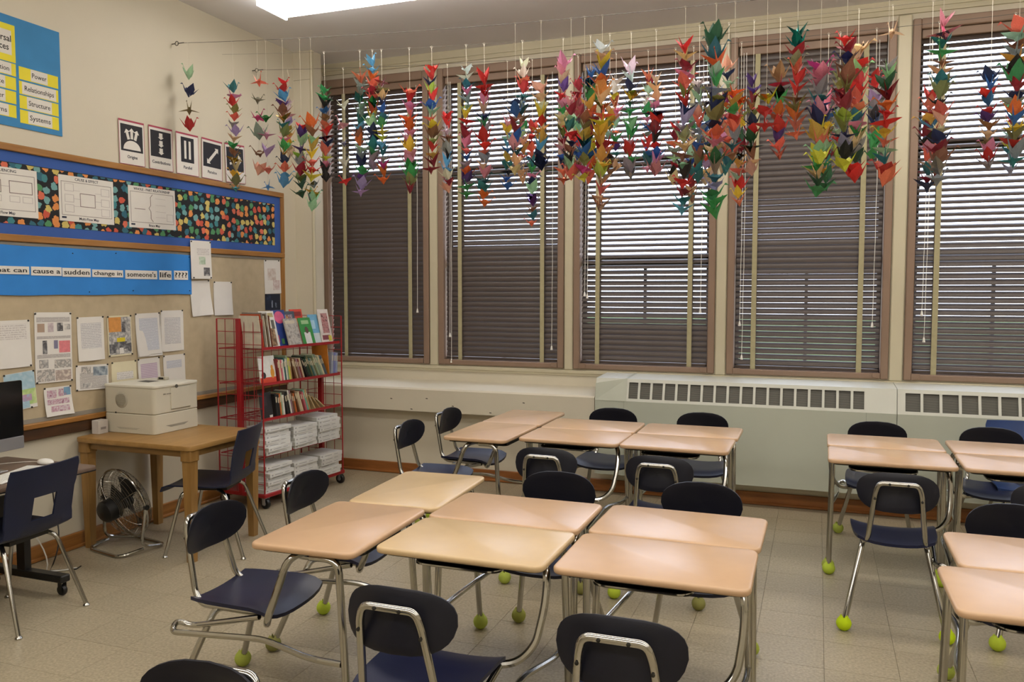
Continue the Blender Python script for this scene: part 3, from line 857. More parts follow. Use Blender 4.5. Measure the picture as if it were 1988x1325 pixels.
for sx in (-1, 1):
    for sy in (-1, 1):
        cx, cy = sx * (hx - .055), sy * (hy - .055)
        mb = MB(); mb.slab([(cx - .04, cy - .04), (cx + .04, cy - .04), (cx + .04, cy + .04), (cx - .04, cy + .04)], TZ - .10, TZ - .032, .003, corner=.01)
        a, b = .032, .022
        vs = [(cx + p * a, cy + r * a, TZ - .10) for p, r in ((-1, -1), (1, -1), (1, 1), (-1, 1))] + [(cx + p * b, cy + r * b, .0) for p, r in ((-1, -1), (1, -1), (1, 1), (-1, 1))]
        mb.add(vs, [(0, 1, 5, 4), (1, 2, 6, 5), (2, 3, 7, 6), (3, 0, 4, 7), (4, 5, 6, 7)])
        mb.build('leg', wood('table_leg', '866333', 'a17b45', .42, 'Z'), t)

PX0, PX1, PY0, PY1 = -4.42, -3.995, 4.115, 4.52
t = thing('laser_printer', 'putty coloured laser printer with round side vent on the wooden table', 'printer', ((PX0 + PX1) / 2, (PY0 + PY1) / 2, TZ))
hx, hy = (PX1 - PX0) / 2, (PY1 - PY0) / 2; ph = .325
mb = MB(); mb.slab([(-hx, -hy), (hx, -hy), (hx, hy), (-hx, hy)], .132, ph - .02, .004, corner=.03, cs=5); mb.build('body', M_PRINTER, t, True)
mb = MB(); mb.slab([(-hx, -hy), (hx, -hy), (hx, hy), (-hx, hy)], 0, .129, .004, corner=.03, cs=5); mb.build('paper_tray', M_PRINTER, t, True)
mb = MB(); mb.slab([(-hx - .003, -hy - .004), (hx + .006, -hy - .004), (hx + .006, hy), (-hx - .003, hy)], ph - .024, ph - .004, .006, corner=.03, cs=5, es=2); lid = mb.build('lid', mat('putty_light', 'd6d2c2', .5), t, True)
mb = MB(); mb.add([(-.10, -.03, ph - .0035), (.02, -.05, ph - .0035), (.02, .05, ph - .0035), (-.10, .05, ph - .0035)], [(0, 1, 2, 3)])
mb.build('output_recess', mat('recess_dark', '4c4a42', .7), lid)
mb = MB(); mb.bbox(-.05, .02, .10, .14, ph - .004, ph + .018, .004); cp = mb.build('control_panel', M_PRINTERD, t)
mb = MB(); mb.box(-.035, .005, .098, .1005, ph + .002, ph + .014); mb.build('display', M_BLACK, cp)
mb = MB(); mb.lathe([(.001, .006), (.034, .005), (.052, .002), (.054, 0)], 28); v = mb.build('vent', M_PRINTERD, t, True, (-.06, -hy - .0005, .22), (math.pi / 2, 0, 0))
mb = MB()
for q in range(-5, 6):
    w = math.sqrt(max(0, .042 ** 2 - (q * .0075) ** 2)); mb.box(-w, w, q * .0075 - .001, q * .0075 + .001, .0045, .0075)
mb.build('vent_rib', mat('rib_shade', '8f8a7a', .6), v)
mb = MB(); mb.bbox(hx - .002, hx + .006, -.06, .12, .15, ph - .03, .004); mb.build('front_door', M_PRINTER, t)
mb = MB(); mb.lathe([(.001, .004), (.012, .003), (.013, 0)], 12); mb.build('door_catch', mat('catch_dark', '55524a', .5), t, False, (hx + .006, -.01, ph - .024), (0, math.pi / 2, 0))
for (a, b, cc) in ((-.11, .09, 0), ):
    mb = MB(); mb.add([(a, -hy - .001, .040), (b, -hy - .001, .040), (b - .03, -hy - .001, .028), (a + .03, -hy - .001, .028)], [(3, 2, 1, 0)]); mb.build('grip', M_PRINTERD, t)
mb = MB(); mb.add([(hx + .001, -.11, .05), (hx + .001, .10, .05), (hx + .001, .06, .035), (hx + .001, -.06, .035)], [(3, 2, 1, 0)]); mb.build('grip', mat('grip_shade', '8e897b', .6), t)
mb = MB(); mb.lathe([(.006, 0), (.006, .002), (.001, .003)], 8); mb.build('screw', M_BLACK, t, False, (-.11, -hy - .001, .135), (math.pi / 2, 0, 0))
mb = MB(); mb.flat([(0, 0), (.022, 0), (.022, .008), (0, .008)], 0, .0005); mb.flat([(.028, .001), (.07, .001), (.07, .006), (.028, .006)], 0, .0005)
mb.build('name_plate', mat('plate_grey', '7f7a6e', .6), t, False, (hx + .0065, -.13, ph - .07), (math.pi / 2, 0, math.pi / 2))
t = thing('toner_box', 'small pale cardboard box behind the printer left side', 'box', (-4.395, 4.045, TZ), (0, 0, .05))
mb = MB(); mb.bbox(-.03, .03, -.03, .05, 0, .09, .003); mb.build('carton', mat('pale_carton', 'c9c2bb', .8), t)
mb = MB(); mb.box(.0302, .0305, -.015, .03, .03, .045); mb.build('print', M_GREYINK, t)
mb = MB(); mb.box(-.03, .03, .008, .012, .0895, .0902); mb.build('flap_seam', M_GREYINK, t)

# ------------------------------------------------------------------ floor fan
FC = Vector((-4.15, 4.0, .30)); 
t = thing('floor_fan', 'round chrome caged floor fan with black motor under the printer table', 'fan', (FC.x, FC.y, 0), (0, 0, 0))
ax = Euler((math.radians(76), 0, math.radians(168))).to_matrix()   # local z -> fan axis
def fp(x, y, z): return ax @ Vector((x, y, z)) + Vector((0, 0, FC.z))
def ringpts(r, z, n=36): return [fp(r * math.cos(2 * math.pi * j / n), r * math.sin(2 * math.pi * j / n), z) for j in range(n)]
R0 = .228
for nm, sg in (('front_grille', 1), ('rear_grille', -1)):
    mb = MB()
    for q in range(1, 15):
        r = R0 * q / 15 + .006; zz = sg * (.085 * math.sqrt(max(0, 1 - (r / R0) ** 2.6)) + .005)
        mb.tube(ringpts(r, zz, 28), .0012, 4, closed=True)
    for q in range(12):
        a = 2 * math.pi * q / 12
        mb.tube([fp(r * math.cos(a), r * math.sin(a), sg * (.085 * math.sqrt(max(0, 1 - (r / R0) ** 2.6)) + .005)) for r in [R0 * k / 8 for k in range(1, 8)] + [R0 * .995]], .0016, 4)
    mb.build(nm, M_CAGE, t, True)
mb = MB(); mb.tube(ringpts(R0, 0, 40), .008, 8, closed=True); mb.build('cage_rim', M_CHROME, t, True)
mb = MB(); mb.lathe([(.001, .05), (.03, .05), (.038, .035), (.038, -.01), (.001, -.01)], 16); o = mb.build('hub', M_BLACK, t, True)
o.matrix_local = Matrix.Translation((0, 0, FC.z)) @ ax.to_4x4()
mb = MB(); mb.lathe([(.001, -.165), (.05, -.16), (.07, -.14), (.073, -.06), (.06, -.045), (.001, -.045)], 18); o = mb.build('motor', M_BLACK, t, True); o.matrix_local = Matrix.Translation((0, 0, FC.z)) @ ax.to_4x4()
mb = MB()
for q in range(3):
    pass
for q in range(3):
    mb = MB(); a0 = 2 * math.pi * q / 3; vs = []; fs = []
    for i in range(6):
        r = .03 + (.185 - .03) * i / 5
        for j in range(6):
            a = a0 + (-.45 + .9 * j / 5) * (.7 + .4 * i / 5); zz = .02 + .028 * (j / 5 - .5) * 2 * (1 - .3 * i / 5)
            vs.append(fp(r * math.cos(a), r * math.sin(a), zz))
    for i in range(5):
        for j in range(5): b = i * 6 + j; fs.append((b, b + 1, b + 7, b + 6))
    mb.add(vs, fs); mb.build('blade', mat('dark_blade', '2c2b2a', .35, .3), t, True)
mb = MB()
e = ax @ Vector((1, 0, 0)); e.z = 0; e.normalize(); g = Vector((-e.y, e.x, 0))
base = [Vector((0, 0, FC.z)) + e * .225, e * .20 + Vector((0, 0, .05)) + g * .02, e * .17 + g * -.17 + Vector((0, 0, .012)), e * -.17 + g * -.17 + Vector((0, 0, .012)), e * -.20 + Vector((0, 0, .05)) + g * .02, Vector((0, 0, FC.z)) - e * .225]
mb.tube(fillet(base, .06, 5), .010, 8)
mb.tube(fillet([e * .19 + g * .0 + Vector((0, 0, .03)), e * .17 + g * .15 + Vector((0, 0, .012)), e * -.17 + g * .15 + Vector((0, 0, .012)), e * -.19 + Vector((0, 0, .03))], .06, 5), .010, 8)
mb.build('stand', M_CHROME, t, True)
for s in (-1, 1):
    mb = MB(); mb.lathe([(.001, -.012), (.016, -.012), (.016, .012), (.001, .012)], 10); o = mb.build('tilt_knob', M_BLACK, t); o.location = Vector((0, 0, FC.z)) + e * (.232 * s); o.rotation_euler = (math.pi / 2, 0, math.atan2(e.y, e.x) + math.pi / 2)

# ------------------------------------------------------------------ computer desk, computer, keyboard, mouse, cables
t = thing('computer_desk', 'dark rolling computer desk with grey brown top at the left edge', 'desk', (-4.04, 2.70, 0))
mb = MB(); mb.slab([(-.36, -.75), (.34, -.75), (.34, .69), (-.36, .69)], .675, .70, .005, corner=.03, es=2); mb.build('desk_top', M_DESKTOP, t, True)
mb = MB(); mb.slab([(-.362, -.752), (.342, -.752), (.342, .692), (-.362, .692)], .672, .678, 0, corner=.03); mb.build('edge_band', M_BLACK, t)
for sy in (-.62, .55):
    mb = MB(); mb.box(-.10, -.04, sy - .02, sy + .02, .09, .675); mb.build('upright', M_BLACK, t)
    mb = MB(); mb.bbox(-.33, .24, sy - .03, sy + .03, .075, .115, .006); f = mb.build('foot', M_BLACK, t)
    for sx in (-.30, .21):
        mb = MB(); mb.lathe([(.001, -.012), (.026, -.012), (.03, -.006), (.03, .006), (.026, .012), (.001, .012)], 14, (0, 0, 0), 'y'); mb.build('caster', M_BLACK, f, True, (sx, sy, .0305))
        mb = MB(); mb.box(sx - .012, sx + .012, sy - .018, sy - .014, .02, .075); mb.box(sx - .012, sx + .012, sy + .014, sy + .018, .02, .075); mb.build('caster_fork', M_DKSTEEL, f)
mb = MB(); mb.box(-.09, -.07, -.60, .53, .35, .55); mb.build('modesty_panel', M_BLACK, t)

t = thing('computer_monitor', 'all in one computer with black screen and silver chin at left edge', 'computer', (-4.10, 3.0, .70), (0, 0, math.radians(3)))
mb = MB(); mb.slab([(-.262, .163), (.262, .163), (.262, .47), (-.262, .47)], -.006, .004, .002, corner=.012); mb.build('screen', M_SCREEN, t, True, (0.02, 0, 0), (math.pi / 2, 0, math.pi / 2))
mb = MB(); mb.slab([(-.262, .095), (.262, .095), (.262, .163), (-.262, .163)], -.006, .004, .002, corner=.008); mb.build('chin', M_SILVER, t, True, (0.02, 0, 0), (math.pi / 2, 0, math.pi / 2))
mb = MB(); mb.slab([(-.255, .10), (.255, .10), (.255, .465), (-.255, .465)], -.03, -.006, .008, corner=.012); mb.build('rear_case', M_SILVER, t, True, (0.02, 0, 0), (math.pi / 2, 0, math.pi / 2))
mb = MB(); mb.tube(fillet([(-.02, 0, .30), (-.05, 0, .02), (-.05, 0, .006), (.08, 0, .004)], .03, 5), .004, 4)
mb.bbox(-.09, .09, -.10, .10, 0, .006, .002); mb.add([(-.03, -.08, .25), (-.03, .08, .25), (-.07, .08, .006), (-.07, -.08, .006)], [(0, 1, 2, 3), (3, 2, 1, 0)]); mb.build('foot_stand', M_SILVER, t)
t = thing('keyboard', 'white computer keyboard lying on the desk beside the white mouse', 'keyboard', (-3.885, 3.04, .70), (0, 0, math.radians(20)))
mb = MB(); mb.bbox(-.058, .058, -.20, .20, 0, .010, .004); mb.build('case', M_WPLAST, t)
keys = MB()
for r in range(5):
    for c in range(15): keys.box(-.05 + r * .02, -.05 + r * .02 + .017, -.19 + c * .0255, -.19 + c * .0255 + .022, .010, .014)
o = keys.build('keys', M_WPLAST, t); o['kind'] = 'stuff'
t = thing('computer_mouse', 'white rounded computer mouse on the desk behind the chair back', 'mouse', (-4.00, 3.315, .70))
mb = MB(); mb.sphere((0, 0, .010), .032, 14, 8, .62)
mb.v = [(x * 1.7, y, max(z, 0)) for x, y, z in mb.v]; mb.build('shell', M_WPLAST, t, True)
mb = MB(); mb.tube(fillet([(-.05, 0, .008), (-.12, .0, .004), (-.22, -.10, .004), (-.25, -.3, .004)], .06, 5), .002, 5); mb.build('cord', M_WPLAST, t)
t = thing('white_cable', 'thin white looped computer cable on the desk below the monitor', 'cable', (-4.03, 2.80, .70))
mb = MB(); pts = [(.05 * math.cos(a) + .004 * a, .07 * math.sin(a * .97) + .012 * a, .004 + .012 * (1 + math.sin(a * 1.7))) for a in [k * .35 for k in range(38)]]
mb.tube(pts, .0022, 5); mb.build('cable_loop', M_WPLAST, t, True)
mb = MB(); mb.bbox(-.01, .02, -.005, .005, 0, .006, .001); mb.build('plug', M_WPLAST, t, False, (.05, .0, 0))
t = thing('floor_cables', 'tangle of pale cables hanging to the floor behind the computer desk', 'cable', (-4.30, 3.45, 0))
for q in range(3):
    mb = MB(); pts = [(.03 * q + .04 * math.sin(z * 7 + q), -.1 + .10 * q + .05 * math.cos(z * 5 + q * 2), max(.006, .62 - z * .62)) for z in [k / 14 for k in range(15)]] + [(.10 + .05 * q, .05 + .04 * q, .006), (.18, .12 + .03 * q, .006)]
    mb.tube(pts, .004, 5); mb.build('cable', M_WPLAST if q < 2 else M_BLACK, t, True)

# ------------------------------------------------------------------ displays on the left wall (local x = right, y = up, z = out of the wall)
WROT = (math.pi / 2, 0, math.pi / 2)
def wp(x, y): p = on_x(x, y, XL + .01); return (p.y, p.z)
def quad(tl, tr, br, bl):
    a, b, c, d = wp(*tl), wp(*tr), wp(*br), wp(*bl)
    y0, y1 = (a[0] + d[0]) / 2, (b[0] + c[0]) / 2; z1, z0 = (a[1] + b[1]) / 2, (c[1] + d[1]) / 2
    tilt = math.atan2((b[1] - a[1]) + (c[1] - d[1]), (b[0] - a[0]) + (c[0] - d[0]))
    return (y0 + y1) / 2, (z0 + z1) / 2, y1 - y0, z1 - z0, tilt
def scaled(org, sc, pts): return [(org[0] + p[0] / sc, org[1] + p[1] / sc) for p in pts]
def on_wall(name, label, cat, yc, zc, off=.002, group=None, tilt=0.0):
    t = thing(name, label, cat, (XL + off, yc, zc), WROT, group)
    if tilt: t.rotation_euler = (Euler(WROT).to_matrix() @ Matrix.Rotation(tilt, 3, 'Z')).to_euler()
    return t
def rect(mb, x0, x1, y0, y1, z0, z1): mb.flat([(x0, y0), (x1, y0), (x1, y1), (x0, y1)], z0, z1)
def frame_line(mb, x0, x1, y0, y1, w, z0, z1):
    rect(mb, x0, x1, y0, y0 + w, z0, z1); rect(mb, x0, x1, y1 - w, y1, z0, z1); rect(mb, x0, x0 + w, y0, y1, z0, z1); rect(mb, x1 - w, x1, y0, y1, z0, z1)

# upper bulletin board, wooden frame, blue backing
ytop = (wp(0, 281)[1] + wp(547, 372)[1]) / 2; ybot = (wp(0, 469)[1] + wp(545, 500)[1]) / 2
YR = wp(549, 430)[0]; YL0 = 1.6
BX = .03
t = on_wall('bulletin_board', 'long blue bulletin board in a wooden frame high on left wall', 'bulletin board', YR, (ytop + ybot) / 2, .001)
hh = (ytop - ybot) / 2; Lb = YR - YL0
mb = MB(); mb.box(-Lb, 0, -hh, hh, 0, .012); mb.build('backing', M_BLUEBOARD, t)
fwid = .042
for nm, a in (('top_rail', (-Lb, 0, hh - fwid, hh)), ('bottom_rail', (-Lb, 0, -hh, -hh + fwid)), ('side_rail', (-fwid, 0, -hh + fwid, hh - fwid))):
    mb = MB(); mb.bbox(a[0], a[1], a[2], a[3], 0, .028, .004); mb.build(nm, wood('frame_oak', '8f6028', 'ab7a3c', .45, 'X') if nm != 'side_rail' else wood('frame_oak_v', '8f6028', 'ab7a3c', .45, 'Y'), t)
def brd(x, y): # board-local coordinates of a pixel
    p = wp(x, y); return (p[0] - YR, p[1] - (ytop + ybot) / 2)
# lower tackboard
zt_ = ybot; zb_ = (wp(45, 815)[1] + wp(383, 770)[1]) / 2
t = on_wall('tackboard', 'tan tackboard with wooden chalk rail along the left wall', 'bulletin board', YR, (zt_ + zb_) / 2, .001)
h2 = (zt_ - zb_) / 2
mb = MB(); mb.box(-Lb, -.03, -h2, h2 - .002, 0, .008); mb.build('cork_panel', M_CORK, t)
mb = MB(); mb.box(-Lb, -.042, h2 - .022, h2 - .003, .008, .014); mb.build('top_strip', M_GREYSTRIP, t)
mb = MB(); mb.box(-Lb, 0, -h2 - .012, -h2 + .014, .008, .016); mb.build('bottom_strip', M_GREYSTRIP, t)
mb = MB(); mb.bbox(-fwid, 0, -h2, h2 - .002, 0, .026, .004); mb.build('side_rail', MATS['frame_oak_v'], t)
mb = MB(); mb.bbox(-Lb, 0, -h2 - .045, -h2 - .012, 0, .045, .005); mb.build('chalk_rail', MATS['frame_oak'], t)
mb = MB(); mb.bbox(-Lb, 0, -h2 - .115, -h2 - .045, 0, .03, .004); mb.build('lower_rail', wood('dark_rail_x', '3a2413', '53351c', .45, 'X'), t)

# patterned paper strip on the blue backing
yc, zc, w, h, tl = quad((0, 319), (532, 392), (532, 475), (0, 435))
yl = 1.75; w2 = (yc + w / 2) - yl
t = on_wall('patterned_paper', 'black paper strip printed with coloured stars and hearts on blue board', 'paper', yl + w2 / 2, zc, .0145)
mb = MB(); mb.box(-w2 / 2, w2 / 2, -h / 2, h / 2, 0, .001); mb.build('printed_strip', M_PATTERN, t)
mb = MB(); mb.box(-w2 / 2, w2 / 2, h / 2 - .004, h / 2, .001, .0013); mb.build('cut_edge', M_INK, t)

# thinking map posters
def map_poster(q, title, foot, label, kind):
    yc, zc, w, h, tl = q
    t = on_wall('map_poster', label, 'poster', yc, zc, .017, 'white diagram posters on the blue board', tl)
    mb = MB(); mb.box(-w / 2, w / 2, -h / 2, h / 2, 0, .0012); mb.build('sheet', M_WHITE, t)
    z0, z1 = .0012, .0017
    lettering(title, h * .085, M_NAVYINK, t, 0, h * .43, .0016, .004)
    lettering(foot, h * .085, M_NAVYINK, t, .01, -h * .43, .0016, .004)
    mb = MB(); frame_line(mb, -w * .46, w * .46, -h * .37, h * .37, .0035, z0, z1); mb.build('border', M_GREYINK, t)
    mb = MB(); rect(mb, -w * .46, -w * .38, -h * .44, -h * .40, z0, z1); mb.build('stamp', M_NAVYINK, t)
    mb = MB(); dk = MB()
    if kind == 'multi':
        frame_line(dk, -w * .13, w * .15, -h * .16, h * .14, .004, z0, z1)
        for y in (.16, -.08, -.30):
            frame_line(mb, -w * .40, -w * .24, h * (y - .0), h * (y + .17), .003, z0, z1); rect(mb, -w * .24, -w * .13, h * (y + .08) * .75, h * (y + .08) * .75 + .0025, z0, z1)
            frame_line(mb, w * .26, w * .42, h * (y - .03), h * (y + .14), .003, z0, z1); rect(mb, w * .15, w * .26, h * (y + .06) * .75, h * (y + .06) * .75 + .0025, z0, z1)
    elif kind == 'flow':
        for x in (-.42, .06): frame_line(dk, w * x, w * (x + .36), -h * .02, h * .24, .004, z0, z1)
        for x in (-.42, -.22, .06, .26): frame_line(mb, w * x, w * (x + .16), -h * .20, -h * .07, .003, z0, z1)
        rect(mb, -w * .06, w * .06, h * .11, h * .11 + .003, z0, z1)
    else:
        rect(dk, -w * .38, -w * .16, -h * .05, -h * .05 + .004, z0, z1)
        pts = [(.0, .33), (-.045, .26), (-.045, .06), (-.085, -.01), (-.045, -.08), (-.045, -.26), (.0, -.33)]
        dk.tube([(a * w, b * h, .0016) for a, b in pts], .0022, 4)
        for y in (.24, .08, -.08): rect(mb, w * .06, w * .28, h * y, h * y + .002, z0, z1)
        frame_line(mb, w * .30, w * .44, -h * .30, -h * .12, .0025, z0, z1); rect(mb, w * .06, w * .28, -h * .22, -h * .22 + .002, z0, z1)
    mb.build('faint_boxes', mat('pale_ink', 'b9b1b0', .8), t); dk.build('dark_lines', mat('brownish_ink', '7b6a68', .8), t)
o_, sc_ = (0, 300), 5.522
map_poster(quad(*scaled(o_, sc_, [(-330, 85), (392, 183), (393, 690), (-330, 630)])), 'SEQUENCING', 'Flow Map', 'white sequencing diagram poster cut by the left frame edge', 'flow')
map_poster(quad(*scaled(o_, sc_, [(615, 212), (1203, 295), (1213, 760), (628, 705)])), 'CAUSE & EFFECT', 'Multi-Flow Map', 'white cause and effect diagram poster with a central box', 'multi')
map_poster(quad(*scaled(o_, sc_, [(1360, 330), (1868, 390), (1873, 818), (1378, 775)])), 'WHOLE - PART RELATIONSHIP', 'Brace Map', 'white whole part diagram poster with a large curly brace', 'brace')

# icon cards above the board
def arrow(mb, x0, y0, x1, y1, w, hw, hl, z0, z1, tail=False):
    d = Vector((x1 - x0, y1 - y0)); L_ = d.length; d.normalize(); n = Vector((-d.y, d.x)); a = Vector((x0, y0)); b = a + d * (L_ - hl)
    s_ = a + d * hl if tail else a
    mb.flat([tuple(s_ - n * w), tuple(b - n * w), tuple(b + n * w), tuple(s_ + n * w)], z0, z1)
    mb.flat([tuple(b - n * hw), (x1, y1), tuple(b + n * hw)], z0, z1)
    if tail: mb.flat([tuple(s_ + n * hw), (x0, y0), tuple(s_ - n * hw)], z0, z1)
def icon_card(pts, word, kind, label):
    yc, zc, w, h, tl = quad(*scaled((200, 220), 6.627, pts))
    t = on_wall('icon_card', label, 'card', yc, zc, .006, 'black and white icon cards above the board', tl)
    t.location.z += .004
    mb = MB(); mb.box(-w / 2, w / 2, -h / 2, h / 2, 0, .0015); mb.build('sheet', M_WHITE, t)
    mb = MB(); frame_line(mb, -w / 2, w / 2, -h / 2, h / 2, .0035, .0015, .002); rect(mb, -w / 2, w / 2, h / 2 - .013, h / 2, .0015, .0022); mb.build('red_border', mat('dusty_red', 'a8465a', .8), t)
    bx = .43 if kind != 'parallel' else .29
    x0, x1, y0, y1 = -w * bx, w * bx, -h * .20, h * .40
    mb = MB(); rect(mb, x0, x1, y0, y1, .0015, .002); mb.build('black_square', mat('soft_black', '1d1c22', .6), t)
    mb = MB(); z0, z1 = .002, .0026; u = h * .6
    cx, cy = 0, (y0 + y1) / 2
    if kind == 'origins':
        dome = [(cx + w * .34 * math.cos(a), y0 + u * .07 + u * .34 * math.sin(a)) for a in [math.pi * k / 12 for k in range(13)]]
        mb.flat(dome, z0, z1)
        for a in (-.45, 0, .45): arrow(mb, math.sin(a) * u * .35, y0 + u * .47 - abs(a) * .01, math.sin(a) * u * .62, y0 + u * (.88 - abs(a) * .12), w * .05, w * .11, u * .13, z0, z1)
    elif kind == 'contributions':
        for k in range(3): arrow(mb, 0, y1 - u * (.08 + .29 * k), 0, y1 - u * (.33 + .29 * k), w * .07, w * .12, u * .09, z0, z1)
    elif kind == 'parallel':
        for s in (-1, 1): rect(mb, s * w * .10 - w * .045, s * w * .10 + w * .045, y0 + u * .14, y1 - u * .14, z0, z1)
    elif kind == 'paradox': arrow(mb, x0 + w * .18, y0 + u * .14, x1 - w * .14, y1 - u * .18, w * .05, w * .12, u * .15, z0, z1, True)
    else: arrow(mb, x0 + w * .15, cy, x1 - w * .08, cy, w * .05, w * .2, u * .25, z0, z1); arrow(mb, x0 + w * .15, y0 + u * .3, x1 - w * .2, y0 + u * .5, w * .04, w * .12, u * .15, z0, z1)
    mb.build('symbol', M_WHITE, t)
    if word: lettering(word, h * .10, M_NAVYINK, t, 0, -h * .325, .002, .012)
icon_card([(205, 65), (535, 145), (540, 700), (212, 650)], 'Origins', 'origins', 'icon card reading Origins with dome and three arrows')
icon_card([(585, 150), (895, 220), (905, 770), (605, 715)], 'Contributions', 'contributions', 'icon card reading Contributions with three stacked downward arrows')
icon_card([(940, 235), (1225, 300), (1240, 830), (950, 775)], 'Parallel', 'parallel', 'icon card reading Parallel with two upright bars')
icon_card([(1268, 312), (1530, 378), (1545, 890), (1280, 830)], 'Paradox', 'paradox', 'icon card reading Paradox with a double ended diagonal arrow')
icon_card([(1575, 380), (1822, 430), (1835, 920), (1580, 890)], '', 'other', 'rightmost icon card half hidden behind a string of cranes')

# blue word poster top left
yc, zc, w, h, tl = quad((-140, -28), (118, 67), (120, 263), (-140, 214))
t = on_wall('word_poster', 'blue poster with yellow word cards at the top left corner', 'poster', yc, zc, .004)
mb = MB(); mb.box(-w / 2, w / 2, -h / 2, h / 2, 0, .002); mb.build('blue_sheet', M_BLUEPAPER, t)
def plocal(x, y): p = wp(x / 5.093, 20 + y / 5.093); return (p[0] - yc, p[1] - zc)
def word_card(tl, tr, br, bl, word, tx0, tx1, size=None, align=None):
    P = [plocal(*p) for p in (tl, tr, br, bl)]
    x0, x1 = (P[0][0] + P[3][0]) / 2, (P[1][0] + P[2][0]) / 2; y1, y0 = (P[0][1] + P[1][1]) / 2, (P[2][1] + P[3][1]) / 2
    mb = MB(); rect(mb, x0, x1, y0, y1, .002, .0028); c = mb.build('yellow_card', M_YELLOW, t)
    a, b = x0 + (x1 - x0) * tx0, x0 + (x1 - x0) * tx1
    mb = MB(); rect(mb, a, b, y0 + .004, y1 - .002, .0028, .0034); mb.build('white_label', M_WHITE, c)
    lettering(word, (y1 - y0) * .55, M_INK, c, (a + b) / 2, (y0 + y1) / 2, .0035, .004, fit=(b - a) * .86)
    return c
word_card((190, 555), (578, 655), (578, 775), (193, 680), 'Power', .29, .72)
word_card((193, 695), (580, 795), (580, 915), (195, 825), 'Relationships', .07, .94)
word_card((197, 840), (582, 925), (584, 1048), (200, 970), 'Structure', .18, .82)
word_card((202, 980), (585, 1065), (587, 1195), (205, 1105), 'Systems', .20, .82)
dx = -425
for row, (wd, a, b) in zip((0, 1, 2, 3), (('Exploration', .03, .88), ('Force', .24, .72), ('Order', .24, .72), ('Patterns', .12, .80))):
    y = 425 + 142 * row - row * 2
    word_card((160 - 395, y), (160 + row * 2, y + 110), (162 + row * 2, y + 232), (165 - 395, y + 128), wd, a, b)
P0, P1 = plocal(160 - 395, 10), plocal(160, 525)
x0, x1, y1, y0 = P0[0], P1[0], plocal(160, 160)[1] - .0, P1[1]
mb = MB(); rect(mb, x0, x1, y0, y1, .002, .0028); c = mb.build('title_card', M_YELLOW, t)
xr = plocal(113, 330)[0]; fit = (xr - plocal(-2, 330)[0]) * 2.5
mb = MB(); rect(mb, x0 + .04, plocal(116, 330)[0], y0 + .04, y1 - .035, .0028, .0034); mb.build('white_label', M_WHITE, c)
lettering('Universal', .052, M_INK, c, xr - fit / 2, (y0 + y1) / 2 + .024, .0035, .012, fit=fit); lettering('Forces', .052, M_INK, c, plocal(88, 350)[0] - fit * .34, (y0 + y1) / 2 - .026, .0035, .012, fit=fit * .68)

# blue banner with the question
yc, zc, w, h, tl = quad((-60, 471), (368, 496), (370, 568), (-60, 579))
t = on_wall('question_banner', 'bright blue paper banner asking what can cause a sudden change', 'banner', yc, zc, .018)
mb = MB(); n = 40; vs = []; fs = []
for j in range(7):
    for i in range(n + 1):
        u, v = i / n, j / 6
        vs.append(((u - .5) * w, (v - .5) * h + .002 * math.sin(u * 23) * (1 if j in (0, 6) else .3) - .012 * u * 0, .003 + .0025 * math.sin(u * 31 + v * 4) * math.sin(v * 9)))
for j in range(6):
    for i in range(n): a = j * (n + 1) + i; fs.append((a, a + 1, a + n + 2, a + n + 1))
mb.add(vs, fs); mb.build('blue_paper', M_BANNER, t, True)
def blocal(x, y): p = wp(x / 2.761, 400 + y / 2.761); return (p[0] - yc, p[1] - zc)
for (a, b, y0_, y1_, wd) in ((-110, 148, 318, 368, 'What can'), (157, 322, 325, 376, 'cause a'), (325, 478, 332, 382, 'sudden'), (485, 652, 341, 384, 'change in'), (663, 835, 344, 394, "someone's"), (845, 912, 346, 397, 'life'), (925, 1000, 347, 397, '????')):
    p, q = blocal(a, y0_), blocal(b, y1_)
    mb = MB(); rect(mb, p[0], q[0], q[1], p[1], .004, .0065); c = mb.build('word_card', M_WHITE, t)
    lettering(wd, (p[1] - q[1]) * .78, M_INK, c, (p[0] + q[0]) / 2, (p[1] + q[1]) / 2, .007, .012, fit=(q[0] - p[0]) * .9)
for (x, y) in ((380, 255), (612, 255), (470, 462), (705, 455), (1005, 275), (1008, 455)):
    p = blocal(x, y); mb = MB(); mb.sphere((p[0], p[1], .008), .004, 6, 4); mb.build('push_pin', M_PIN, t)

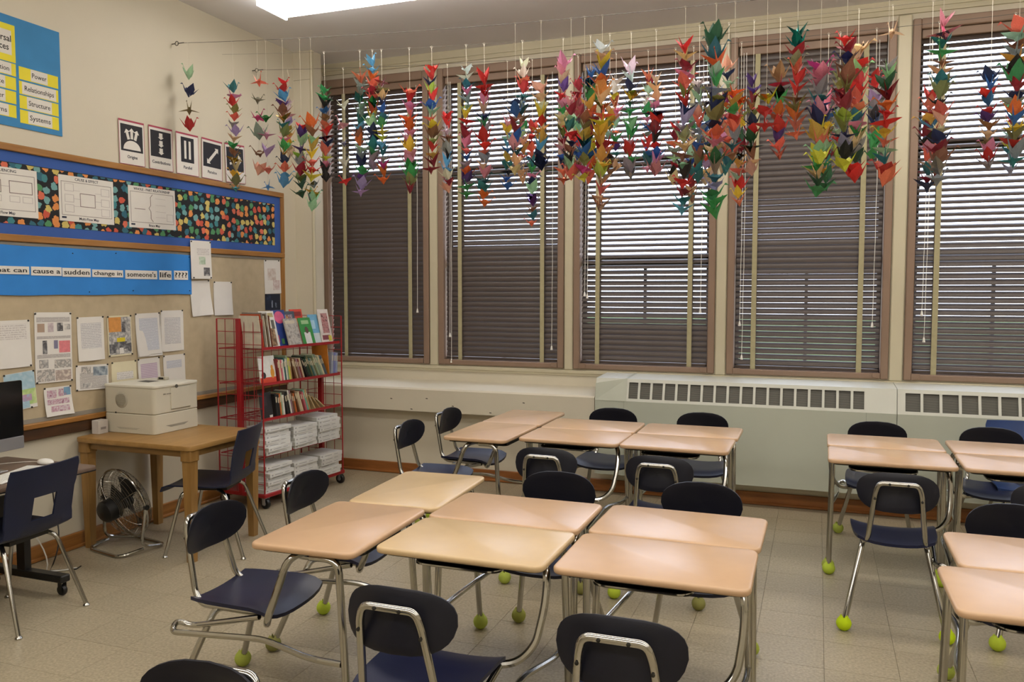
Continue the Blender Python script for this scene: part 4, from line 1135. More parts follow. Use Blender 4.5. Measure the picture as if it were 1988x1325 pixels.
# pinned papers
def paper_mesh(w, h, curl, rn):
    mb = MB(); n = 8; vs = []; fs = []
    a, b, c = rn.uniform(.3, 1), rn.uniform(-1, 1), rn.uniform(0, 6)
    for j in range(n + 1):
        for i in range(n + 1):
            u, v = i / n, j / n
            z = curl * ((1 - v) ** 2) * (a + .5 * b * (u - .5)) + curl * .25 * math.sin(c + u * 5) * (1 - v) + .001
            vs.append(((u - .5) * w, (v - .5) * h, max(.0006, z)))
    for j in range(n):
        for i in range(n): k = j * (n + 1) + i; fs.append((k, k + 1, k + n + 2, k + n + 1))
    mb.add(vs, fs); return mb
rp = random.Random(5)
def pinned(q, label, paper, curl=.012, pins=((-.46, .48), (.46, .48)), layers=1, name='pinned_paper', block=None, art=None):
    yc, zc, w, h, tl = q
    t = on_wall(name, label, 'paper', yc, zc, .011, 'papers pinned to the tackboard', tl)
    for l in range(layers):
        mb = paper_mesh(w, h, curl, rp)
        if l: mb.v = [(x + .006 * l, y - .008 * l, max(.0002, z - .0022 * l)) for x, y, z in mb.v]
        mb.build('sheet' if l == 0 else 'sheet_behind', paper, t, True)
        if l == 0: surf = mb.v
    def zat(x, y):
        n = 8; i = min(n, max(0, round((x / w + .5) * n))); j = min(n, max(0, round((y / h + .5) * n))); return surf[j * 9 + i][2]
    def patch(x0, x1, y0, y1, m, nm='print', lift=.0008):
        mb = MB(); k = 6; vs = []; fs = []
        for j in range(k + 1):
            for i in range(k + 1):
                X, Y = (x0 + (x1 - x0) * i / k) * w, (y0 + (y1 - y0) * j / k) * h
                # bilinear height of the sheet
                U, V = (X / w + .5) * 8, (Y / h + .5) * 8; a, b = int(min(7, max(0, math.floor(U)))), int(min(7, max(0, math.floor(V)))); fu, fv = U - a, V - b
                z = (surf[b * 9 + a][2] * (1 - fu) + surf[b * 9 + a + 1][2] * fu) * (1 - fv) + (surf[(b + 1) * 9 + a][2] * (1 - fu) + surf[(b + 1) * 9 + a + 1][2] * fu) * fv
                vs.append((X, Y, z + lift))
        for j in range(k):
            for i in range(k): q_ = j * (k + 1) + i; fs.append((q_, q_ + 1, q_ + k + 2, q_ + k + 1))
        mb.add(vs, fs); return mb.build(nm, m, t, True)
    if block: patch(*block[:4], block[4], 'text_block')
    for a in (art or []): patch(*a[:4], a[4], 'drawing', .0009 + .0004 * (a[5] if len(a) > 5 else 0))
    for (x, y) in pins:
        mb = MB(); mb.lathe([(.001, 0), (.0055, 0), (.0062, .003), (.004, .007), (.001, .008)], 8, (x * w, y * h, max(0, zat(x * w, y * h)) )); mb.build('push_pin', M_PIN, t)
    return t
TXT = print_lines('typed_lines', 'd9d6d2', 'a3a1a6', .011, .60)
TXTB = print_lines('bluish_lines', 'd6d7db', '9fa2b0', .009, .62)
TXTF = print_lines('faint_lines', 'dad6d0', 'b4aca8', .013, .55)
TXTP = print_lines('purple_lines', 'd4c6ce', 'ad95ad', .012, .66)
TXTD = print_lines('dense_writing', 'cdc8c2', '8b8683', .008, .62)
GR = smudge('pencil_sketch', ['d5d0c8', 'b3b0ac', '8b8988', 'd0cac2'], 28)
GRD = smudge('dark_sketch', ['a3a19e', '6a696b', '47464a', 'b5b2ad'], 22)
MIX = smudge('grey_collage', ['cdc8c0', 'a9a6a0', '918d89', 'd2ccc4', 'b3a9a0'], 40)
PKS = smudge('pink_ink_notes', ['d8cfce', 'b27f92', 'cfc2c6', '9d6a80'], 45)
BLUE = smudge('pale_blue_crayon', ['b4cbd6', '9bbccb', 'c3d3d9'], 14)
GREEN = smudge('pale_green_crayon', ['b9cf8a', 'a6c47c', 'cbd79a'], 14)
S6 = lambda p: quad(*scaled((0, 590), 5.232, p)); S2 = lambda p: quad(*scaled((0, 400), 2.761, p)); S3 = lambda p: quad(*scaled((460, 340), 4.415, p))
pinned(S6([(-110, 182), (300, 160), (316, 635), (-100, 675)]), 'large blank looking white sheet pinned at the left frame edge', M_WHITE, .008, ((.46, .48), (.46, -.48), (-.4, -.48)), block=(-.3, .4, .1, .42, TXTF))
pinned(S6([(340, 90), (715, 85), (738, 780), (362, 815)]), 'tall comic collage sheet with small pictures and a pink bag drawing', M_WHITE, .004, ((-.48, .48), (.47, .48), (-.47, -.49), (.47, -.49)),
       art=[(-.45, .45, .36, .43, TXTD), (-.43, -.24, .22, .34, mat('tan_sketch', 'a8917e', .8)), (-.15, 0, .22, .35, smudge('mauve_sketch', ['cfc4c4', 'a8979c'], 30)), (.1, .26, .23, .35, GRD), (.30, .46, .25, .33, GR),
            (-.45, .47, .12, .165, TXTD), (-.30, -.18, -.09, .10, GRD), (0, .11, -.02, .10, mat('slate_blue', '7d7a92', .8)), (.14, .45, -.08, .09, mat('salmon_pink', 'd97f84', .8, var=.12, scale=40)),
            (-.45, .45, -.15, -.10, TXTD), (-.40, -.16, -.29, -.17, GR), (.0, .47, -.30, -.18, MIX), (-.46, -.0, -.48, -.31, MIX), (.02, .46, -.48, -.33, smudge('warm_sketch', ['cdbfb2', '9d8d86', 'd6cabb'], 35))])
pinned(S6([(770, 140), (1040, 130), (1070, 560), (800, 590)]), 'curled white typed sheet between the comic collage and a yellow beaked drawing', M_WHITE, .03, ((-.48, .49), (.47, .49)), block=(-.38, .40, -.22, .36, TXT))
pinned(S6([(1083, 125), (1330, 115), (1342, 515), (1100, 545)]), 'pencil drawing with an orange corner and yellow and black shape', M_CREAMP, .003, ((-.47, .48), (.47, .48), (-.47, -.48), (.47, -.48)), name='pinned_drawing',
       art=[(-.46, .46, -.46, .46, GR), (-.45, .06, .10, .46, mat('orange_crayon', 'd0904a', .8, var=.12, scale=40), 1), (-.14, .20, -.15, -.05, mat('yellow_marker', 'd6c126', .7), 2), (-.26, .30, -.34, -.15, GRD, 1), (-.05, .12, -.44, -.30, M_WHITE, 2), (-.46, -.2, -.42, -.2, GRD, 1), (.3, .46, -.42, -.2, GRD, 1), (.08, .24, .08, .34, GRD, 1)])
pinned(S6([(1365, 105), (1605, 88), (1640, 500), (1390, 525)]), 'stack of white typed pages pinned second from the right in upper row', M_WHITE, .018, ((-.48, .49), (.48, .49)), 3, block=(-.36, .40, -.40, .38, TXTB))
pinned(S6([(1625, 72), (1848, 65), (1865, 460), (1645, 480)]), 'white typed sheet pinned at the right end of the upper row', M_WHITE, .008, ((-.48, .49), (.48, .49)), 2, block=(-.36, .38, -.34, .32, TXT))
pinned(S6([(30, 720), (345, 678), (375, 1035), (60, 1120)]), 'blue and green crayon drawing half hidden behind the computer screen', M_WHITE, .004, ((-.47, .48), (.47, .48), (.3, -.49)), name='pinned_drawing',
       art=[(-.49, .49, .02, .49, BLUE), (-.49, .49, -.40, .02, GREEN), (-.4, .34, -.30, -.12, smudge('blue_mauve', ['8fa6c0', 'b58fa8', '9fb6cf'], 30), 1), (-.45, .25, -.48, -.30, BLUE, 1)])
pinned(S6([(420, 865), (712, 828), (733, 1110), (470, 1150)]), 'white sheet of pink ink notes with a curled corner, lowest on the board', M_WHITE, .02, ((-.47, .48), (.47, .48)),
       art=[(-.40, -.05, .12, .40, PKS), (.02, .22, .16, .42, PKS), (.22, .46, .18, .46, smudge('blue_red_sketch', ['7fa6bf', '6f94b2', 'b07f92'], 20)), (-.42, .40, -.10, .08, PKS), (-.30, .38, -.36, -.16, PKS)])
pinned(S6([(765, 635), (1095, 608), (1100, 860), (770, 885)]), 'grey photocopied collage sheet left of the printer top', M_WHITE, .005, ((-.48, .48), (.47, .48), (-.48, -.48)),
       art=[(-.38, .44, -.44, .18, TXTD), (.02, .47, .05, .42, smudge('blue_grey_sketch', ['b9bec2', '7f8a93', '59636c'], 25), 1), (-.34, -.05, .16, .44, MIX, 1), (-.3, -.02, -.40, -.22, GR, 1)])
pinned(S6([(1128, 602), (1375, 572), (1392, 830), (1135, 860)]), 'cream sheet with a small text block behind the printer left part', M_CREAMP, .006, ((-.47, .48), (.46, .48)), block=(-.30, .36, -.20, .10, TXTF))
pinned(S6([(1395, 570), (1610, 537), (1632, 800), (1405, 830)]), 'white sheet with purple handwriting behind the printer', M_WHITE, .006, ((-.47, .48), (.47, .48)), block=(-.38, .38, -.40, .30, TXTP))
pinned(S6([(1650, 532), (1870, 505), (1885, 780), (1665, 810)]), 'white sheet with one grey paragraph above the printer right side', M_WHITE, .008, ((-.47, .48), (.47, .48)), block=(-.36, .34, .02, .30, TXTB))
pinned(S2([(1003, 185), (1112, 190), (1125, 393), (1015, 390)]), 'narrow white sheet overlapping the blue board lower edge', M_WHITE, .01, ((-.46, .47), (.46, .47), (-.4, -.47), (.44, -.47)), art=[(-.2, .4, .12, .30, TXTF), (-.1, .2, -.12, .08, smudge('greenish_print', ['c9d4c2', '9db095'], 40)), (.1, .4, -.42, -.2, GRD)]).location.x += .022
pinned(S2([(1022, 402), (1120, 400), (1130, 575), (1017, 593)]), 'blank curled white sheet left of its twin under the banner end', M_WHITE, .025, ((-.46, .48), (.46, .48)), 2)
pinned(S2([(1143, 405), (1235, 408), (1250, 583), (1147, 588)]), 'blank white sheet with folded top corner, right of its twin', M_WHITE, .02, ((-.46, .48), (.46, .48)))
pinned(S3([(228, 730), (370, 730), (375, 1015), (238, 1020)]), 'pale sheet with faint sketch pinned beside the board right frame', M_WHITE, .006, ((-.4, .48), (.4, .48)), art=[(-.3, .2, -.10, .25, smudge('faint_brown_sketch', ['d8d3cc', 'bda99c'], 25)), (0, .42, -.4, -.1, smudge('faint_pink_sketch', ['d8d3cf', 'bfa6a0'], 30))])
pinned(S3([(240, 1020), (368, 1020), (370, 1155), (240, 1160)]), 'small dark blue night photograph pinned just above the red book rack', mat('night_blue', '1c2536', .4), .002, ((-.45, .46),), name='pinned_photograph', art=[(-.1, .0, -.35, .1, smudge('pale_towers', ['8d97a8', '3a4558'], 60)), (.15, .25, -.35, -.05, MATS['pale_towers']), (-.4, -.15, .1, .4, smudge('night_cloud', ['35435c', '1c2536'], 30))])

# ------------------------------------------------------------------ wires and crane strings
WIRES = {'A': (4.868, 3.462), 'B': (5.32, 3.50), 'C': (5.78, 3.495)}
LW = XR - XL
def wire_z(wi, X): s = X - XL; return WIRES[wi][1] - (.0088 if wi != 'B' else .0095) * s * (LW - s)
for wi, lab in (('A', 'thin steel wire with eye hook high on left wall, nearest the camera'), ('B', 'thin clear line holding crane strings between the two steel wires'), ('C', 'thin steel wire with eye hook near the corner chase')):
    Y, z0 = WIRES[wi]
    t = thing('hanging_wire', lab, 'wire', (XL, Y, z0), group='wires stretched across the room')
    mb = MB(); mb.tube([(.075 + (LW - .09) * q / 40, 0, wire_z(wi, XL + LW * q / 40) - z0) for q in range(41)], .0016 if wi != 'B' else .0008, 4); mb.build('wire', M_WIRE, t, True)
    if wi != 'B':
        mb = MB(); mb.tube([(0, 0, 0), (.03, 0, 0)], .004, 6); mb.tube([(.045 + .015 * math.cos(a), 0, .015 * math.sin(a)) for a in [2 * math.pi * q / 12 for q in range(12)]], .003, 6, closed=True); mb.build('eye_hook', M_WIRE, t, True)
        mb = MB(); mb.tube([(.055, 0, 0), (.11, 0, -.001)], .0035, 6); mb.build('twist', M_WIRE, t)

def crane_mesh(wing_up, wing_spread, neck_up, cup):
    """folded paper crane, unit half-span: broad kite wings, deep diamond body, neck with bent head, tail"""
    mb = MB()
    def tri(*p): mb.add(p, [tuple(range(len(p)))])
    bot = (0, 0, -.52); F = (0, .42, .0); B = (0, -.42, .0)
    for s in (-1, 1):
        tip = (s * wing_spread, 0.05, wing_up); mid = (s * .46 * wing_spread, .36, wing_up * .42); mib = (s * .46 * wing_spread, -.36, wing_up * .42)
        sd = (s * .20, 0, -.16)
        tri(F, mid, sd); tri(mid, tip, sd); tri(sd, tip, mib); tri(sd, mib, B)          # wing
        tri(F, sd, bot); tri(sd, B, bot)                                                # body side
        tri((0, .12, .20), (s * .15, 0, .02), F); tri((0, -.12, .20), B, (s * .15, 0, .02)); tri((0, .12, .20), (0, -.12, .20), (s * .15, 0, .02))
    n0 = [(-.085, .20, -.16), (.085, .20, -.16), (0, .46, -.04)]; nt = (0, .84, neck_up); hd = (0, 1.04, neck_up - .18)
    for i in range(3): tri(n0[i], n0[(i + 1) % 3], nt)
    tri((-.045, .74, neck_up - .12), nt, hd); tri((.045, .74, neck_up - .12), hd, nt); tri((-.045, .74, neck_up - .12), hd, (.045, .74, neck_up - .12))
    t0 = [(-.085, -.20, -.16), (.085, -.20, -.16), (0, -.46, -.04)]; tt = (0, -.94, neck_up + .05)
    for i in range(3): tri(t0[i], tt, t0[(i + 1) % 3])
    me = bpy.data.meshes.new('paper_crane'); me.from_pydata(mb.v, [], mb.f); return me
CR = {}
for mname, mm in (('p', M_CRANE), ('f', M_FOIL), ('z', M_ZEBRA)):
    CR[mname] = []
    for a in ((.75, .80, .70, 0), (.45, .95, .55, 0), (.95, .62, .85, 0), (.10, 1.0, .55, 0), (-.25, .95, .75, 0)):
        me = crane_mesh(*a); me.materials.append(mm); CR[mname].append(me)
PAL = {'r': ('red', 'c9302c'), 'R': ('dark red', '8f2230'), 'o': ('orange', 'd9692c'), 'c': ('coral', 'de705a'), 'p': ('pink', 'd889a0'), 'm': ('magenta', 'b8397f'), 'v': ('purple', '5a3a7e'), 'V': ('lilac', 'a79ac0'),
       'n': ('navy', '232c55'), 'b': ('blue', '2f62a8'), 's': ('sky blue', '5fa3cf'), 't': ('teal', '2f7478'), 'T': ('dark teal', '1f4a4c'), 'g': ('green', '3f9a58'), 'G': ('dark green', '2a5a3c'), 'M': ('mint', '9cc8a4'), 'l': ('lime', 'a2bb46'),
       'y': ('yellow', 'dcc53c'), 'd': ('gold', 'c99a42'), 'w': ('white', 'dcd8d0'), 'k': ('black', '24211f'), 'a': ('grey', '8e9092'), 'e': ('beige', 'd8b48c'), 'u': ('brown', '8a5f44'), 'x': ('foil teal', '1e8a86'), 'z': ('striped', 'b3a486'), 'O': ('olive', '80804a')}
# pixel column, top, bottom, wire, colours from top to bottom, crane half-span
STR = [
    (367, 146, 246, 'A', 'MnOr', .058, 1), (453, 172, 366, 'A', 'tprgcaVegydOyes', .052, 0), (500, 158, 330, 'A', 'czmaue', .062, 1), (518, 228, 362, 'A', 'gpVcs', .055, 1),
    (549, 160, 355, 'A', 'rsvudtpgdycs', .056, 0), (584, 246, 374, 'A', 'rvRvlaROGG', .056, 0), (605, 240, 402, 'A', 'oMdycroapM', .056, 0), (630, 176, 345, 'B', 'gkbccrRnrRak', .060, 0),
    (667, 205, 352, 'C', 'wpVwr', .055, 1), (699, 152, 372, 'B', 'caltMatsuoMangvV', .060, 0), (723, 122, 322, 'B', 'socgOedMntga', .058, 0), (741, 160, 348, 'B', 'pedbugystamo', .056, 0),
    (795, 178, 366, 'B', 'cpoaypgR', .066, 0), (838, 134, 328, 'B', 'rnledMcauOryR', .062, 0), (869, 228, 366, 'C', 'rwuakswe', .060, 0), (905, 136, 376, 'B', 'wtpaMtrRpcbrovg', .056, 0),
    (940, 154, 392, 'B', 'rtprtarcaeTto', .062, 0), (985, 240, 360, 'C', 'pMsbdtkb', .056, 0), (1014, 128, 348, 'B', 'wcrRnTpaMedrae', .058, 0), (1050, 170, 318, 'A', 'ewyrcdsn', .060, 0), (1033, 250, 432, 'C', 'rRctgpMvuc', .060, 0),
    (1093, 124, 348, 'B', 'pevrpgecRMbnc', .062, 0), (1122, 168, 330, 'C', 'RkpRpMrabu', .060, 0), (1146, 146, 348, 'B', 'bGldoROReyboc', .062, 0), (1169, 92, 400, 'A', 'weybodeOcyydRdylece', .064, 0), (1196, 160, 325, 'C', 'wycpMrvae', .056, 0),
    (1225, 136, 340, 'B', 'wnaagMsprta', .062, 0), (1258, 150, 326, 'C', 'crwgbarbp', .056, 0), (1273, 156, 330, 'B', 'enynbykrbp', .058, 0), (1330, 92, 405, 'A', 'reRrcbrRVaMeuRkrRts', .064, 0), (1357, 160, 345, 'B', 'wMaewabGOt', .060, 0),
    (1390, 72, 410, 'A', 'GroMgaunvOcpeGztVgg', .072, 0), (1414, 130, 330, 'B', 'eMtmopcnceGt', .062, 0), (1438, 196, 392, 'C', 'oyuaGkdMMrc', .060, 0), (1462, 160, 330, 'B', 'vpnnrGue', .058, 0), (1487, 188, 242, 'A', 'yrr', .072, 1),
    (1513, 148, 300, 'B', 'uckyocrvc', .062, 0), (1548, 66, 260, 'A', 'xxzcrydoc', .066, 0), (1592, 130, 366, 'A', 'mppatRpnydcMvgrGg', .072, 0), (1644, 74, 318, 'A', 'rRnTuORRlOnaky', .068, 0), (1666, 92, 340, 'B', 'errcpeGr', .072, 0),
    (1700, 148, 300, 'C', 'rwVaknugg', .056, 0), (1723, 128, 346, 'A', 'aMGRorrycMGrc', .064, 0), (1732, 62, 66, 'B', 'e', .08, 1), (1806, 190, 360, 'B', 'rcrasRkdcatRn', .062, 0), (1831, 44, 345, 'A', 'ptgveVkcecaua', .066, 0),
    (1922, 150, 320, 'B', 'ndrbrvueOaka', .056, 0), (1978, 54, 310, 'A', 'cMuadkgRnrobyOrat', .066, 0)]
STR += [(1108, 200, 338, 'A', 'pRMtrbukc', .056, 0), (1134, 230, 344, 'A', 'uOdtbOmy', .058, 0), (1183, 215, 335, 'B', 'edOMrcau', .056, 0), (1310, 250, 350, 'C', 'rRnaMcke', .056, 0), (1345, 230, 385, 'C', 'MaerbOtRu', .058, 0),
        (1372, 200, 350, 'C', 'aMbewGtVe', .058, 0), (1402, 215, 330, 'C', 'npcupbMe', .060, 0), (1425, 180, 300, 'A', 'odyrcaeu', .058, 0), (1606, 200, 360, 'C', 'pbydcMRtgG', .058, 0), (1630, 150, 300, 'C', 'OuRnaMkl', .056, 0), (1818, 230, 350, 'C', 'VeakcMtu', .060, 0), (1966, 200, 330, 'C', 'dorbMyta', .056, 0), (560, 200, 300, 'C', 'wpVdye', .052, 0), (1000, 200, 330, 'A', 'nrpRbaTe', .056, 0)]
STR.sort(key=lambda a: a[0])
rc = random.Random(21)
for si, (px, ya, yb, wi, cols, size, sparse) in enumerate(STR):
    Y = WIRES[wi][0]
    pa, pb = on_y(px, ya, Y), on_y(px, yb, Y); X = pa.x
    zt = wire_z(wi, X)
    n = len(cols) if sparse else max(len(cols), int(round((pa.z - pb.z) / .050)) + 1)
    tc_, bc_ = PAL[cols[0]][0], PAL[cols[-1]][0]
    lab = ('%s paper crane string from the left, %s crane at top and %s at bottom' % (ordinal(si + 1), tc_, bc_)) if n > 1 else '%s paper crane string from the left, a single beige crane near ceiling' % ordinal(si + 1)
    t = thing('crane_string', lab, 'paper cranes', (X, Y, zt), group='strings of folded paper cranes hung across the windows')
    mb = MB(); mb.tube([(0, 0, 0), (.004, 0, (pb.z - zt) * .5), (0, 0, pb.z - zt - .01)], .0011, 4)
    mb.tube([(0, 0, -.012), (.006, .004, .004), (.0, .0, .008), (-.006, -.004, .004), (0, 0, -.012)], .001, 4); mb.build('thread', M_THREAD, t)
    for k in range(n):
        f_ = k / max(1, n - 1); z = pa.z + (pb.z - pa.z) * f_
        ch = cols[min(len(cols) - 1, int(f_ * len(cols)))]
        base = PAL[ch][1]
        if not sparse and 0 < k < n - 1 and rc.random() < .25: ch = rc.choice('rcpatMegubyRnOd'); base = PAL[ch][1]
        kind = 'z' if ch == 'z' else ('f' if (ch == 'x' or rc.random() < .07) else 'p')
        sc = size * 1.22 * rc.uniform(.84, 1.16)
        o = link('paper_crane', rc.choice(CR[kind][:4] if not sparse else CR[kind]), t, (rc.uniform(-.008, .008), rc.uniform(-.008, .008), z - zt), (rc.uniform(-.25, .25), rc.uniform(-.25, .25), rc.uniform(0, 6.28)))
        o.scale = (sc, sc, sc * 1.05)
        c = lin(base); o.color = (min(1, c[0] * rc.uniform(.72, 1.05)), min(1, c[1] * rc.uniform(.72, 1.05)), min(1, c[2] * rc.uniform(.72, 1.05)), 1)

# ------------------------------------------------------------------ red book rack
RK = Matrix.Translation((-4.075, 5.585, 0)) @ Matrix.Rotation(math.radians(-5), 4, 'Z')
t = thing('book_rack', 'red wire book rack on casters standing in the corner', 'book rack', RK.translation, (0, 0, math.radians(-5)))
D2, L2, ZTOP = .225, .48, 1.445
for sy in (-1, 1):
    y = sy * L2; mb = MB()
    for x in (-D2, D2): mb.tube([(x, y, .115), (x, y, ZTOP)], .006, 6)
    for z in [ZTOP - .0965 * q for q in range(14)]: mb.tube([(-D2, y, z), (D2, y, z)], .0028, 5)
    for x in (-.14, -.05, .05, .14): mb.tube([(x, y, .115), (x, y, ZTOP)], .0028, 5)
    mb.build('end_grid', M_RED, t, True)
    mb = MB(); mb.bbox(-.022, .022, y - .018, y + .018, .10, ZTOP + .004, .003); mb.build('post', M_RED, t)
mb = MB()
for q in range(12): mb.tube([(0, -L2 + .0873 * q, .12), (0, -L2 + .0873 * q, ZTOP - .1)], .0026, 4)
for z in [.22 + .12 * q for q in range(10)]: mb.tube([(0, -L2, z), (0, L2, z)], .0026, 4)
mb.build('centre_grid', M_RED, t, True)
SHELF = [1.215, .945, .675, .40]
for s in (1, -1):
    for z in SHELF:
        mb = MB(); x1 = s * (D2 - .012)
        mb.tube([(x1, -L2 + .01, z), (x1, L2 - .01, z)], .0055, 6); mb.tube([(s * .02, -L2 + .01, z), (s * .02, L2 - .01, z)], .0035, 5)
        if s > 0: mb.box(x1 - .002, x1 + .002, -L2 + .01, L2 - .01, z - .002, z + .018)
        for q in range(14):
            y = -L2 + .02 + (2 * L2 - .04) * q / 13; mb.tube([(s * .02, y, z), (x1, y, z)], .0026, 4)
        mb.build('shelf', M_RED, t, True)
mb = MB(); mb.bbox(-D2 - .012, D2 + .012, -L2 - .012, L2 + .012, .088, .118, .004); mb.build('base', M_RED, t)
for sx in (-1, 1):
    for sy in (-1, 1):
        cx, cy = sx * (D2 - .02), sy * (L2 - .02)
        mb = MB(); mb.lathe([(.001, -.016), (.036, -.016), (.041, -.010), (.041, .010), (.036, .016), (.001, .016)], 16, (0, 0, 0), 'y'); w_ = mb.build('caster', M_BLACK, t, True, (cx, cy + .01, .0415))
        mb = MB(); mb.lathe([(.001, -.018), (.016, -.018), (.016, .018), (.001, .018)], 10, (0, 0, 0), 'y'); mb.box(-.014, .014, -.024, -.020, -.01, .045); mb.box(-.014, .014, .020, .024, -.01, .045); mb.box(-.02, .02, -.024, .024, .04, .046); mb.build('fork', M_SILVER, w_)

def rk(x, y, z): return RK @ Vector((x, y, z))
COVERS = {}
def cover_mat(c):
    k = 'cover_' + c
    return mat(k, c, .45, var=.10, scale=18)
PAGES = mat('page_edges', 'c9c0aa', .85, var=.06, scale=60)
def upright_book(y, z, th, hgt, dep, lean, col, label, group, x=None, name='book'):
    """spine faces the room (+x local), leaning about the shelf direction"""
    mb = MB(); mb.mi = 0
    c = min(.002, th * .18)
    mb.box(0, dep, 0, c, 0, hgt); mb.box(0, dep, th - c, th, 0, hgt)
    n = 5; vs = [];  # rounded spine
    for k_ in range(n + 1):
        a = math.pi * k_ / n; vs.append((dep + .004 * math.sin(a), th / 2 - th / 2 * math.cos(a)))
    mb.slab([(dep - .002, 0)] + [(p[0], p[1]) for p in vs] + [(dep - .002, th)], 0, hgt, 0)
    mb.mi = 1; mb.box(.004, dep - .002, c, th - c, .004, hgt - .004)
    mb.mi = 2; mb.box(dep + .0035, dep + .0046, th * .25, th * .75, hgt * .62, hgt * .86)
    o = mb.build(name, [cover_mat(col), PAGES, mat('spine_print', 'c8bca0', .7)], None)
    xx = (D2 - .03 - dep) if x is None else x
    o.matrix_world = RK @ Matrix.Translation((xx, y, z)) @ Matrix.Rotation(-lean, 4, 'X')
    return tag(o, label, 'book', group)
CN = [('dark red', '7a2a2a'), ('cream', 'cfc3a0'), ('white', 'd3cfc4'), ('pale green', '8ea286'), ('tan', 'b18f62'), ('lime yellow', 'c0c04a'), ('brown', '6e4a32'), ('mauve', '8a6a72'), ('dark green', '24402f'), ('black', '1d1c1e'),
      ('teal', '2f5f5c'), ('olive', '6b6a44'), ('grey green', '7d8a7a'), ('slate', '4e5a63'), ('pale blue', '8fa3b5'), ('beige', 'b9a687'), ('pink', 'c05f6c'), ('mint', '74a892'), ('orange', 'c0662e')]
rb = random.Random(9)
# second shelf: leaning paperbacks
order2 = [0, 1, 16, 2, 10, 2, 3, 5, 4, 6, 15, 6, 7, 0, 15, 9, 9, 8, 8, 11, 10, 12, 11, 3, 12, 3, 1, 13, 13]
def lean_row(y, zz, order, groups, tmin, tmax, hmin, hmax, where, group):
    prev = None; gi = 0; ln = None
    for q, ci in enumerate(order):
        for (start, deg) in groups:
            if q >= start: nl = math.radians(deg)
        if ln is not None and nl > ln: y += hmax * (math.tan(nl) - math.tan(ln)) * .9
        ln = nl
        th = rb.uniform(tmin, tmax); nm, cc = CN[ci]
        upright_book(y, zz, th, rb.uniform(hmin, hmax), rb.uniform(.12, .145), -ln, cc, '%s book from the left %s, %s spine' % (ordinal(q + 1), where, nm), group)
        y += th / math.cos(ln) + .0012
    return y
zz = SHELF[1] + .006
lean_row(-L2 + .212, zz, order2, ((0, 9), (9, 20), (15, 27)), .012, .019, .17, .205, 'among the leaning paperbacks on second shelf', 'paperbacks on the second shelf')
upright_book(L2 - .128, zz, .008, .26, .16, math.radians(-6), 'c77a2a', 'orange folder standing behind the leaning paperbacks on second shelf', 'paperbacks on the second shelf', x=.03, name='folder')
for q, (nm, cc) in enumerate((('grey', '8f96a6'), ('violet blue', '6f74a6'), ('pale blue', '8f9ab8'))):
    upright_book(L2 - .105 + q * .029, zz, .026, .19 - .005 * q, .14, math.radians(3), cc, '%s of three bluish upright books at right end of second shelf' % ['left', 'middle', 'right'][q], 'bluish books on the second shelf')
# third shelf
order3 = [9, 9, 18, 3, 2, 9, 9, 2, 7, 6, 18, 6, 15, 1, 0, 16, 17, 4]
zz = SHELF[2] + .006
y = lean_row(-L2 + .178, zz, order3, ((0, 7), (5, 14), (11, 20)), .014, .023, .165, .20, 'in the leaning row on third shelf', 'books on the third shelf')
for q in range(3):
    upright_book(y + .05 + .04 * q, zz, .012, .15, .12, -math.radians(34 + 10 * q), 'bfa676' if q != 1 else 'a88b57', ['first', 'second', 'third'][q] + ' fallen tan book at the right of the third shelf row', 'fallen books on the third shelf')
    y += .022
# face-out titles
def face_book(y, z, w, h, lean, col, label, art, x=None, yaw=0, name='magazine', group='magazines on the top shelf'):
    mb = MB(); mb.box(-w / 2, w / 2, 0, h, -.004, 0); o = None
    t2 = thing(name, label, 'magazine', (0, 0, 0), group=group)
    t2.matrix_world = RK @ Matrix.Translation((D2 - .035 if x is None else x, y, z)) @ Matrix.Rotation(yaw, 4, 'Z') @ Matrix.Rotation(-lean, 4, 'Y') @ Euler(WROT).to_matrix().to_4x4()
    mb.build('cover', cover_mat(col), t2)
    mb = MB(); mb.box(-w / 2 + .002, w / 2 - .001, .002, h - .002, -.009, -.004); mb.build('pages', PAGES, t2)
    for k_, (x0, x1, y0, y1, m) in enumerate(art):
        mb = MB()
        if isinstance(m, tuple) and m[0] == 'oval':
            mb.flat([((x0 + x1) / 2 * w + (x1 - x0) / 2 * w * math.cos(a), (y0 + y1) / 2 * h + (y1 - y0) / 2 * h * math.sin(a)) for a in [2 * math.pi * q / 14 for q in range(14)]], 0, .0006 + .0002 * k_); m = cover_mat(m[1])
        elif isinstance(m, str): rect(mb, x0 * w, x1 * w, y0 * h, y1 * h, 0, .0006 + .0002 * k_); m = cover_mat(m)
        else: rect(mb, x0 * w, x1 * w, y0 * h, y1 * h, 0, .0006 + .0002 * k_)
        mb.build('cover_art', m, t2)
    return t2
zz = SHELF[0] + .008
PHOTO = smudge('photo_brown', ['3c2f24', '8a6a4c', 'b09a7c'], 30); PHG = smudge('photo_grey', ['6f6a66', 'b9b4ac', '8d857c'], 20); PHC = smudge('photo_colour', ['7a4a6a', 'b5b9c4', '8a3a34', 'd0b070'], 30)
REDF = smudge('photo_red', ['7d2f38', 'b98a88', '4a2a30'], 30)
for q in range(7):
    nm, cc = [('cream', 'd2cbb8'), ('orange', 'c2552a'), ('grey', '8d877c'), ('cream', 'd4cdb9'), ('brown', '6e5a44'), ('white', 'd8d4ca'), ('red brown', '7a4a38')][q]
    upright_book(-L2 + .03 + q * .019, zz, .008, .25 + .012 * (q % 3), .19, math.radians(-9), cc, '%s thin upright magazine from the left on top shelf, %s cover edge' % (ordinal(q + 1), nm), 'upright magazines on the top shelf', name='upright_magazine')
